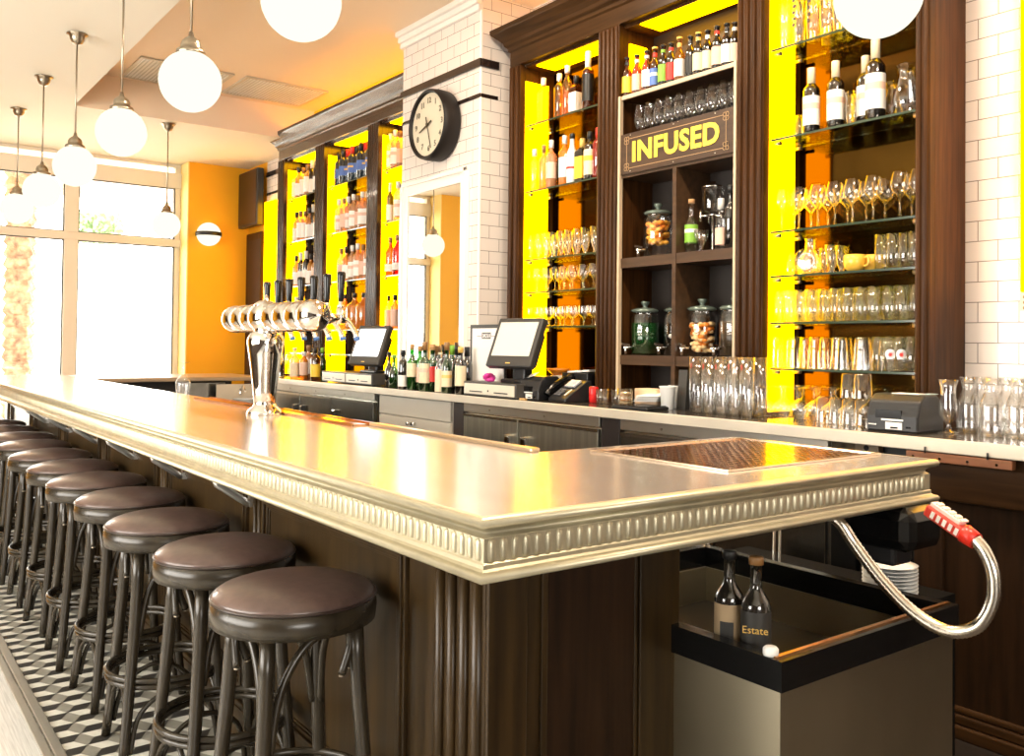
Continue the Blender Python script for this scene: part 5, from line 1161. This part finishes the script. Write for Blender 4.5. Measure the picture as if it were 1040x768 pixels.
# ================================================================ THINGS ON THE BACK WORKTOP
C0 = CZ + 0.0006
def on(px, y): return gy(px, 395, y).x
def till(label, xa, xb, y, n_draw, scr, white, dep=0.25):
    """cash drawer with a tilted screen terminal standing on it"""
    t = thing('cash_drawer', label[0], 'cash drawer', ((xa + xb) / 2, y, C0))
    hgt = 0.095
    MB().box(xa, y, C0 + 0.006, xb, y + dep, C0 + hgt).build('housing', GREYP, t, bevel=0.004)
    b = MB()
    for q in ((xa + .03, y + .03), (xb - .03, y + .03), (xa + .03, y + dep - .03), (xb - .03, y + dep - .03)): b.lathe([(0.012, C0), (0.012, C0 + 0.007)], 8, (q[0], q[1], 0))
    b.build('feet', BLACK, t)
    w = (xb - xa) / n_draw
    for i in range(n_draw):
        a = xa + w * i + 0.012; c = xa + w * (i + 1) - 0.012
        d = MB().box(a, y - 0.006, C0 + 0.016, c, y - 0.0003, C0 + hgt - 0.012).build('drawer_front', mat('ivory_front', (0.72, 0.66, 0.55), 0.4), t, bevel=0.002)
        b = MB(); m_ = (a + c) / 2; h2 = (c - a)
        for s_ in (-1, 1): b.box(m_ + s_ * h2 * 0.25 - h2 * 0.13, y - 0.0085, C0 + 0.030, m_ + s_ * h2 * 0.25 + h2 * 0.13, y - 0.006, C0 + 0.037)
        b.lathe([(0.006, y - 0.009), (0.006, y - 0.006)], 8, (m_, 0, C0 + 0.042), axis='y'); b.build('slots', BLACK, d)
    # terminal
    (c0, wd, ht, tilt, yaw) = scr
    T = thing('pos_terminal', label[1], 'till screen', (c0.x, c0.y, C0 + hgt + 0.0006))
    ca, sa = math.cos(yaw), math.sin(yaw)
    ux = Vector((ca, sa, 0)); fwd = Vector((sa, -ca, 0)); up = (Vector((0, 0, 1)) * math.cos(tilt) - fwd * math.sin(tilt)).normalized(); nrm = ux.cross(up).normalized()
    if nrm.dot(fwd) < 0: nrm = -nrm
    C_ = c0
    MB().obox(C_ - nrm * 0.028, ux * wd / 2, up * ht / 2, nrm * 0.026).build('bezel', GREYP, T, bevel=0.010)
    MB().obox(C_ + up * 0.018 + nrm * 0.0, ux * (wd / 2 - 0.030), up * (ht / 2 - 0.052), nrm * 0.0012).build('screen', SCREENW if white else SCREEN, T)
    b = MB(); b.obox(C_ - up * (ht / 2 - 0.022) + nrm * 0.0, ux * 0.018, up * 0.004, nrm * 0.0015); b.build('badge', LGOLD, T)
    MB().obox(C_ - nrm * 0.085 - up * 0.02, ux * (wd / 2 - 0.04), up * (ht / 2 - 0.05), nrm * 0.034).build('back_housing', BLACK, T, bevel=0.02)
    zb_ = C0 + hgt + 0.001; c2 = C_ - nrm * 0.07
    b = MB(); b.obox((c2.x, c2.y + 0.02, (zb_ + c2.z - 0.02) / 2), ux * 0.05, Vector((0, 0.035, 0)), (0, 0, (c2.z - 0.02 - zb_) / 2)); b.build('stand', BLACK, T, bevel=0.01)
    b = MB(); b.box(c2.x - 0.13, c2.y - 0.06, zb_, c2.x + 0.13, c2.y + 0.13, zb_ + 0.022); b.build('foot', BLACK, T, bevel=0.008)
    return T
xa, xb = on(328, 3.34), on(379, 3.34)
c_ = gy(374, 350, 3.41); till(('ivory-fronted twin cash drawer under the smaller white till screen', 'tilted till screen glowing white, the smaller and farther of two'), xa, xb, 3.33, 2, (c_, 0.36, 0.34, math.radians(22), math.radians(14)), True)
xa, xb = on(471, 3.275), on(524, 3.275)
c_ = gy(522, 347, 3.37); till(('ivory-fronted single cash drawer under the larger dim till screen', 'larger tilted till terminal with dim grey screen'), xa, xb, 3.275, 1, (c_, 0.37, 0.335, math.radians(24), math.radians(12)), False, 0.31)

# clipboard menu
t = thing('menu_board', 'white printed menu sheet clipped to a black board behind the larger till', 'menu board', (on(492, 3.43), 3.43, C0))
a, b_, y = gy(479, 340, 3.42), gy(512, 340, 3.42), 3.42
zt_ = gy(480, 330, 3.43).z
MB().prism([(a.x - 0.03, C0), (b_.x, C0), (b_.x, zt_), (a.x - 0.03, zt_)], 3.430, 3.440).build('board', BLACK, t)
MB().box(a.x, 3.4255, C0 + 0.03, b_.x - 0.01, 3.4295, zt_ - 0.025).build('sheet', PAPER, t)
b = MB(); mx = (a.x + b_.x) / 2 - 0.02
for q in ((mx - 0.05, zt_ - 0.095, mx + 0.05, zt_ - 0.088), (mx - 0.05, zt_ - 0.060, mx + 0.05, zt_ - 0.053), (mx - 0.05, zt_ - 0.095, mx - 0.044, zt_ - 0.053), (mx + 0.044, zt_ - 0.095, mx + 0.05, zt_ - 0.053), (mx - 0.11, zt_ - 0.078, mx - 0.055, zt_ - 0.075), (mx + 0.055, zt_ - 0.078, mx + 0.10, zt_ - 0.075)): b.box(q[0], 3.4245, q[1], q[2], 3.4255, q[3])
text_mb(b, 'CAFE', 0.034, (mx, 3.4245, zt_ - 0.075), (1, 0, 0), (0, 0, 1), 0.0005)
b.build('heading', BLACK, t)
# pink flower
PK = mat('pink_petal', (0.75, 0.05, 0.35), 0.5)
p_ = gy(497, 378, 3.32)
fl = MB(); 
for k in range(9):
    a = k * 0.7; fl.lathe([(0, -0.014), (0.020, -0.006), (0.022, 0.006), (0, 0.014)], 8, (p_.x + 0.026 * math.cos(a), 3.32 + 0.018 * math.sin(a), C0 + 0.110 + 0.010 * (k % 4)))
tag(fl.build('pink_flower', PK), 'small pink flower lying on the larger cash drawer', 'flower')
# receipt printer beside the larger till
def printer(t, w, d, h, front):
    pf = [(0, 0.0), (0, h * 0.42), (d * 0.10, h * 0.82), (d * 0.28, h), (d * 0.72, h), (d, h * 0.72), (d, 0.0)]
    MB().prism([(y - d / 2, z) for y, z in pf], -w / 2, w / 2, 'yz').build('housing', BLACK, t, False, bevel=0.008)
    MB().box(-w * 0.32, -d / 2 - 0.001, h * 0.36, w * 0.18, -d / 2 + 0.035, h * 0.58).build('paper_slot', BLACKG, t, False)
    MB().box(-w * 0.20, -d / 2 - 0.003, h * 0.30, w * 0.22, -d / 2, h * 0.345).build('tear_bar', WHITE, t, False)
    b = MB(); b.box(-w * 0.12, -d / 2 - 0.002, h * 0.07, w * 0.20, -d / 2, h * 0.26); b.build('front_label', LWHITE, t, False)
    b = MB(); b.box(-w * 0.02, -d / 2 - 0.0035, h * 0.10, w * 0.12, -d / 2 - 0.0015, h * 0.14); b.box(w * 0.27, -d / 2 - 0.002, h * 0.12, w * 0.36, -d / 2, h * 0.17); b.build('front_marks', BLACKG, t, False)
    MB().box(-w * 0.46, -d / 2 - 0.002, h * 0.16, -w * 0.30, -d / 2, h * 0.20).build('maker_strip', STEEL, t, False)
    if front:
        MB().obox((0.02, -d * 0.05, h + 0.002), (w * 0.26, 0, 0), (0, 0.03, 0), (0, 0, 0.0015)).build('paper_roll_end', PAPER, t, False)
        MB().obox((w * 0.36, d * 0.22, h + 0.001), (w * 0.08, 0, 0), (0, 0.035, 0), (0, 0, 0.0015)).build('status_label', LBLUEL, t, False)
t = thing('receipt_printer', 'black receipt printer between the larger till and the telephone', 'printer', (on(549, 3.45), 3.46, C0), math.radians(8))
printer(t, 0.17, 0.24, 0.145, False)
MB().obox((-0.03, -0.05, 0.15), (0.035, 0, 0.008), (0, 0.02, 0.01), (0, 0, 0.001)).build('paper_slip', PAPER, t, False)
xa, xb = gz(888, 433, CZ), gz(946, 438, CZ)
pw = 0.215
t = thing('receipt_printer', 'bulky black receipt printer on worktop beside the hurricane glass', 'printer', ((xa.x + xb.x) / 2 + 0.06, 3.487, C0), math.radians(2))
printer(t, pw, 0.215, 0.150, True)
# telephone
t = thing('desk_telephone', 'black desk telephone with silver display beside the red can', 'telephone', (on(578, 3.50), 3.50, C0), math.radians(-6))
MB().prism([(-0.10, 0.0), (-0.10, 0.02), (0.06, 0.125), (0.09, 0.125), (0.10, 0.0)], -0.075, 0.105, 'yz').build('base', BLACK, t, False, bevel=0.006)
nn = Vector((0, -0.105, 0.16)).normalized(); uu = Vector((0, 0.16, 0.105)).normalized()
MB().obox(Vector((0.02, 0.015, 0.105)), (0.048, 0, 0), uu * 0.034, nn * 0.007).build('display_surround', mat('phone_silver', (0.55, 0.56, 0.60), 0.3), t, False, bevel=0.004)
MB().obox(Vector((0.018, 0.015, 0.105)) + nn * 0.008, (0.030, 0, 0), uu * 0.018, nn * 0.001).build('display', mat('phone_lcd', (0.25, 0.32, 0.62), 0.3), t, False)
b = MB()
for i in range(3):
    for j in range(4): b.obox(Vector((-0.03 + i * 0.022, -0.075, 0.038)) + uu * (0.017 * j) + nn * 0.006, (0.007, 0, 0), uu * 0.005, nn * 0.003)
b.build('keys', mat('phone_keys', (0.16, 0.16, 0.17), 0.5), t, False)
MB().obox(Vector((0.075, -0.055, 0.052)) + nn * 0.006, (0.007, 0, 0), uu * 0.03, nn * 0.002).build('key_strip', mat('phone_strip', (0.7, 0.7, 0.66), 0.4), t, False)
b = MB(); b.tube(catmull([Vector((-0.088, -0.10, 0.035)), Vector((-0.088, -0.06, 0.085)), Vector((-0.088, 0.02, 0.125)), Vector((-0.088, 0.09, 0.145))], 5), [0.024] * 3 + [0.017] * 10 + [0.024] * 3, 10); b.build('handset', BLACKG, t, False)
# box with papers behind the phone
t = thing('document_tray', 'black document box with white papers on top, behind the telephone', 'box', (on(597, 3.72), 3.72, C0))
xa = on(584, 3.75)
MB().box(xa, 3.64, C0, xa + 0.24, 3.86, C0 + 0.165).build('box', BLACK, t, bevel=0.004)
MB().obox((xa + 0.13, 3.74, C0 + 0.175), (0.10, 0, 0.006), (0, 0.08, 0), (0, 0, 0.006)).build('papers', PAPER, t)
t = thing('red_can', 'small red drinks can between telephone and post', 'can', (on(603, 3.52), 3.52, C0))
MB().lathe([(0.024, 0), (0.028, 0.005), (0.028, 0.088), (0.023, 0.096)], 18).build('body', mat('can_red', (0.65, 0.02, 0.02), 0.25), t, False)
MB().lathe([(0.0232, 0.0965), (0, 0.097)], 18).build('lid', STEEL, t, False)
tag(MB().box(0, 0, 0, 0.055, 0.02, 0.012).build('wood_block', mat('light_wood', (0.6, 0.38, 0.15), 0.5), bevel=0.002), 'tiny light wooden block at the worktop edge by the receipt printer', 'block')
bpy.data.objects['wood_block'].location = (on(528, 3.30), 3.295, C0)
t = thing('orange_bowl', 'orange bowl on a small stack beside the receipt printer', 'bowl', (on(567, 3.74), 3.74, C0))
MB().lathe([(0.03, 0.0), (0.05, 0.0), (0.05, 0.14), (0.0, 0.14)], 16).build('stack', LWHITE, t, False)
MB().lathe([(0.0, 0.141), (0.04, 0.143), (0.07, 0.17), (0.075, 0.185), (0.07, 0.185), (0.0, 0.15)], 18).build('bowl', mat('bowl_orange', (0.8, 0.25, 0.02), 0.3), t, False)

# tumblers, biscuits, tray, napkins
for i, px in enumerate((612, 621)): place('rock', ROCK, 'ribbed_tumbler', 'glass', (on(px, 3.50), 3.50 + 0.05 * i, C0), 'short clear tumbler by the red can, %s one' % ('nearer' if i == 0 else 'farther'), 'tumblers by the red can')
t = thing('biscuit_glass', 'clear glass stacked with brown biscuits on the worktop edge', 'glass', (on(635, 3.46), 3.46, C0))
MB().lathe(open_top([(0.036, 0), (0.04, 0.003), (0.042, 0.10)]), 18).build('jar_wall', GL, t, False)
b = MB()
for i in range(6): b.lathe([(0, 0.006 + i * 0.013), (0.030, 0.006 + i * 0.013), (0.032, 0.011 + i * 0.013), (0.028, 0.016 + i * 0.013), (0, 0.016 + i * 0.013)], 12, (0.003 * (i % 3 - 1), 0.002 * (i % 2), 0), i % 2)
b.build('biscuits', [mat('biscuit', (0.6, 0.30, 0.10), 0.8), mat('biscuit_pale', (0.8, 0.6, 0.35), 0.8)], t, False)
glass_row(641, 683, 6, C0 - 0.0006, 3.78, 'rocki', vessel([(0.040, 0.0), (0.040, 0.002), (0.036, 0.075), (0.030, 0.082), (0, 0.083)], name='tumbler_wall'), 'upturned tumbler', 'in the row behind the napkins', 'upturned tumblers behind the napkins', 'upturned_tumbler')
t = thing('bar_tray', 'flat black tray at the worktop edge under the napkins', 'tray', (on(648, 3.42), 3.42, C0))
xa, xb = on(632, 3.40), on(664, 3.40)
MB().box(xa, 3.32, 0.0 + C0, xb + 0.03, 3.50, C0 + 0.018).build('tray', BLACK, t, bevel=0.006)
MB().box(xa + 0.01, 3.33, C0 + 0.018, xb + 0.02, 3.49, C0 + 0.022).build('mat', BLACKG, t)
t = thing('napkin_holder', 'tan napkin holder on the worktop next to the white cups', 'napkin holder', (on(655, 3.57), 3.57, C0))
xa = on(647, 3.56)
MB().box(xa, 3.54, C0, xa + 0.17, 3.64, C0 + 0.10).build('holder', mat('tan_card', (0.75, 0.52, 0.32), 0.6), t, bevel=0.004)
for i in range(4): MB().obox((xa + 0.14 + i * 0.012, 3.53 - i * 0.006, C0 + 0.042 + 0.010 * i), (0.085, 0, 0.004), (0, 0.05, 0.005), (0, 0, 0.003)).build('napkin', PAPER, t)
CUP = [(0.030, 0.0), (0.032, 0.002), (0.042, 0.118), (0.0435, 0.121), (0.041, 0.121), (0.030, 0.006), (0.0, 0.005)]
for i, (px, y) in enumerate(((678, 3.50), (687, 3.62))):
    t = thing('paper_cup', 'white paper cup next to the napkins, ' + ('nearer one' if i == 0 else 'farther one against the beer glasses'), 'cup', (on(px, y), y, C0), 0, 'white paper cups')
    MB().lathe(CUP, 20).build('cup_wall', WHITE, t, False)
    MB().lathe([(0.0445, 0.118), (0.0455, 0.121), (0.0445, 0.124)], 20, caps=False).build('rolled_rim', WHITE, t, False)
# black folded card
t = thing('menu_card', 'slim black card stand between the white cups and beer glasses', 'card', (on(694, 3.60), 3.60, C0))
MB().prism([(-0.02, 0.0), (0.02, 0.0), (0.0, 0.21)], -0.03, 0.03, 'yz').build('card', GREYP, t, False)
# tall beer glasses in a block
k = 0
for r_ in range(3):
    for i in range(5 if r_ < 2 else 4):
        y = 3.47 + r_ * 0.080; x = on(707, 3.47) + i * 0.079 + r_ * 0.012 + 0.0
        row_ = ('front', 'middle', 'back')[r_]
        place('pilsb' if (r_ == 0) else 'pils', mk_printed if 0 else PILS if r_ else None or (lambda t: (PILS(t), MB().add([(0.034 * math.cos(a), 0.0345 * math.sin(a), z) for a, z in ((-1.9, 0.225), (-1.5, 0.225), (-1.5, 0.25), (-1.9, 0.25))], [(0, 1, 2, 3)]).build('red_mark', LRED, t, False))),
              'beer_glass', 'glass', (x, y, C0), 'tall thin beer glass on the worktop, %s from the left in the %s row' % (ORD[i], row_), 'block of tall beer glasses on the worktop')
# snifters upside down beside them
SNI = mk_stem(0.150, 0.044, 0.032, 0.055, 0.036, flip=True)
n_ = 0
for r_, y in enumerate((3.56, 3.68, 3.80)):
    for i in range(6):
        x = on(778, 3.56) + i * 0.088 + r_ * 0.02
        place('sni', SNI, 'snifter_glass', 'glass', (x, y, C0), 'upturned snifter on the worktop, %s from the left in the %s row' % (ORD[i], ('front', 'middle', 'back')[r_]), 'upturned snifters on the worktop')
PT = vessel([(0.040, 0.0), (0.040, 0.002), (0.034, 0.11), (0.028, 0.118), (0, 0.119)], name='tumbler_wall')
for i, px in enumerate((838, 851, 864, 877)):
    place('ptu', PT, 'upturned_glass', 'glass', (on(px, 3.50), 3.50, C0), 'upturned glass at the worktop front by the printer, %s from the left' % ORD[i], 'upturned glasses left of the printer')
    if i > 1: place('pts', vessel([(0.040, 0.0), (0.040, 0.002), (0.034, 0.10), (0.028, 0.106), (0, 0.107)], name='tumbler_wall'), 'upturned_glass', 'glass', (on(px, 3.51), 3.505, C0 + 0.1196), 'upturned glass stacked on another beside the printer, %s stack' % ORD[i - 2], 'upturned glasses left of the printer')
# hurricane glass and carafes
HUR = vessel([(0.0, 0.0), (0.038, 0.0), (0.036, 0.004), (0.014, 0.012), (0.009, 0.030), (0.013, 0.040), (0.032, 0.072), (0.035, 0.10), (0.028, 0.150), (0.029, 0.18), (0.037, 0.213), (0.0355, 0.213), (0.027, 0.18), (0.026, 0.15), (0.033, 0.10), (0.030, 0.074), (0.0, 0.045)], seg=22, name='hurricane_wall')
p_ = gz(963, 440, CZ)
place('hur', HUR, 'hurricane_glass', 'glass', (p_.x, p_.y, C0), 'footed hurricane glass standing right of the receipt printer', None)
CARF = open_top([(0.040, 0.0), (0.044, 0.005), (0.046, 0.02), (0.046, 0.105), (0.040, 0.135), (0.026, 0.168), (0.025, 0.180), (0.036, 0.222)], 0.003)
for i, (px, y) in enumerate(((984, 3.66), (1007, 3.56), (1034, 3.58), (997, 3.78), (1024, 3.76), (1046, 3.74))):
    place('carf', vessel(CARF, seg=22, name='carafe_wall'), 'glass_carafe', 'carafe', (on(px, y), y, C0), 'clear waisted carafe on the worktop, %s' % ('leftmost of the front row', 'second in the front row', 'third in the front row', 'leftmost at the wall', 'middle one at the wall', 'farthest right at the wall')[i], 'clear carafes at the right end of the worktop')

# wine bottles beyond the larger till
wb = [(395, 3.405, mk_bottle(0.034, 0.27, 0.12, 0.012, 0.19, GDARK, None, cap=LBLACK, capz=0.9), 'dark round-bellied bottle, leftmost of the worktop wine bottles'),
      (400, 3.360, mk_bottle(0.040, 0.25, 0.10, 0.012, 0.18, GGREEN, None, cap=LGREEN, capz=0.9), 'squat bright green bottle near the smaller till'),
      (409, 3.305, mk_bottle(0.036, 0.285, 0.19, 0.0135, 0.225, GDARK, LWHITE, (0.12, 0.55), LBLACK, 0.88), 'black wine bottle with low white label and black cap'),
      (418, 3.305, mk_bottle(0.038, 0.33, 0.195, 0.0145, 0.245, GGREEN, LCREAM, (0.5, 1.0), CORK, 0.88, lab2=None), 'green wine bottle with high cream label, left of the group'),
      (426, 3.360, mk_bottle(0.038, 0.32, 0.195, 0.0145, 0.245, GGREEN, LPINK, (0.3, 0.85), CORK, 0.88), 'green wine bottle with pinkish label in the second row'),
      (431, 3.305, mk_bottle(0.039, 0.345, 0.20, 0.0145, 0.25, GGREEN, LCREAM, (0.3, 0.98), LBRONZE, 0.84, lab2=LPINK), 'green wine bottle with big cream label, middle of the group'),
      (439, 3.360, mk_bottle(0.038, 0.33, 0.195, 0.016, 0.24, GGREEN, LRED, (0.35, 0.9), CORK, 0.88), 'green wine bottle with round red label behind the middle one'),
      (443, 3.405, mk_bottle(0.037, 0.32, 0.195, 0.0145, 0.245, GDARK, None, cap=LBRONZE, capz=0.8), 'dark wine bottle at the back of the group'),
      (447, 3.305, mk_bottle(0.036, 0.275, 0.17, 0.0135, 0.22, GL, LCREAM, (0.05, 0.95), LCREAM, 0.95), 'clear wine bottle with tall cream label at the worktop edge'),
      (453.5, 3.305, mk_bottle(0.036, 0.345, 0.18, 0.0135, 0.25, GGREEN, LCREAM, (0.25, 0.85), LBRONZE, 0.85, lab2=LGOLD), 'slender green wine bottle with cream label, tallest near the till'),
      (459, 3.405, mk_bottle(0.037, 0.325, 0.195, 0.0145, 0.245, GGREEN, None, cap=LGREEN, capz=0.8), 'green wine bottle without label in the back row'),
      (464, 3.405, mk_bottle(0.037, 0.32, 0.195, 0.0145, 0.245, GDARK, None, cap=LBLACK, capz=0.8), 'dark wine bottle without label beside the menu board'),
      (467.5, 3.305, mk_bottle(0.037, 0.315, 0.195, 0.0145, 0.245, GDARK, LCREAM, (0.3, 0.98), LGOLD, 0.88), 'dark wine bottle with tall cream label, last before the larger till'),
      (474, 3.360, mk_bottle(0.037, 0.315, 0.195, 0.0145, 0.245, GDARK, None, cap=LBLACK, capz=0.8), 'dark bottle half behind the larger cash drawer')]
for i, (px, y, f, lb) in enumerate(wb): place('wb%d' % i, f, 'wine_bottle', 'bottle', (on(px, y), y, C0), lb, 'wine bottles between the two tills')
# bottles and wine glasses behind the beer tower
fb = [(299, 3.42, mk_bottle(0.046, 0.285, 0.175, 0.014, 0.225, GPINK, LCREAM, (0.1, 0.85), LCREAM, 0.9), 'stout pale bottle with cream label behind the beer tower'),
      (308, 3.46, mk_bottle(0.040, 0.25, 0.17, 0.015, 0.205, GORANGE, LPINK, (0.2, 0.9), LWHITE, 0.85), 'amber bottle with pink label behind the beer tower'),
      (313, 3.58, mk_bottle(0.042, 0.31, 0.20, 0.015, 0.25, GPINK, LWHITE, (0.2, 0.9), LBRONZE, 0.82), 'pale bottle with bronze cap behind the beer tower'),
      (320, 3.44, mk_bottle(0.044, 0.285, 0.19, 0.015, 0.235, GAMBER, LYEL, (0.15, 0.75), LBLACK, 0.85), 'brown bottle with yellow label behind the beer tower'),
      (327, 3.56, mk_bottle(0.038, 0.29, 0.17, 0.014, 0.225, GGREEN, None, cap=LGREEN, capz=0.85), 'bright green bottle left of the smaller till')]
for i, (px, y, f, lb) in enumerate(fb): place('fb%d' % i, f, 'liquor_bottle', 'bottle', (on(px, y), y, C0), lb, 'bottles behind the beer tower')
WGT = mk_stem(0.225, 0.036, 0.028, 0.11, 0.032)
for i, (px, y) in enumerate(((283, 3.40), (288, 3.46), (293, 3.42))):
    place('wgt', WGT, 'wine_glass', 'wine glass', (on(px, y), y, C0), 'slender stemmed wine glass behind the tower column, %s from the left' % ORD[i], 'wine glasses behind the beer tower')
p_ = gz(187, 402, BZ)
place('inv', mk_stem(0.20, 0.043, 0.033, 0.07, 0.036, flip=True), 'stemmed_glass', 'wine glass', (p_.x, min(p_.y, 1.64), BZ + 0.0006), 'stemmed glass standing upside down alone on the far bar top', None)
# pale towels near it
# bottles in the ice well
zw = 0.5006
WE = mk_bottle(0.039, 0.325, 0.195, 0.0145, 0.255, GDARK, mat('olive_label', (0.16, 0.12, 0.06), 0.6), (0.1, 0.85), LBRONZE, 0.97)
for i, (u, v, y, lb) in enumerate(((741, 560, 1.86, 'dark wine bottle with plain label in the ice well, left one'), (768, 566, 1.86, 'dark wine bottle with gold lettering in the ice well, right one'))):
    p_ = gy(u, v, y)
    h_ = p_.z - zw
    f = mk_bottle(0.038, h_, h_ * 0.69, 0.0145, h_ * 0.82, glass('smoke_glass_%d' % i, (0.35, 0.33, 0.28), 1.0, 0.5, (0.5, 0.5, 0.45), body=0.45, bodycol=(0.035, 0.03, 0.022)), (mat('tan_label', (0.42, 0.30, 0.17), 0.6), mat('black_label', (0.03, 0.028, 0.025), 0.5))[i], (0.30, 0.97), (LBLACK, LBRONZE)[i], 0.955)
    t = place('well%d' % i, f, 'wine_bottle', 'bottle', (p_.x, y, zw), lb, 'bottles in the ice well')
    b = MB()
    if i == 0: 
        vs = [(0.0395 * math.cos(a), 0.0395 * math.sin(a), h_ * z) for z in (0.42, 0.56) for a in (-1.5, -1.2, -0.9, -0.6)]
        b.add(vs, [(k, k + 1, k + 5, k + 4) for k in range(3)]); b.build('dark_panel', MATS['black_label'], t, False)
    else:
        text_mb(b, 'Estate', 0.026, (0.040 * math.cos(-0.95), 0.040 * math.sin(-0.95), h_ * 0.56), (math.sin(0.95), math.cos(0.95), 0), (0, 0, 1), 0.0004); b.build('lettering', LGOLD, t, False)
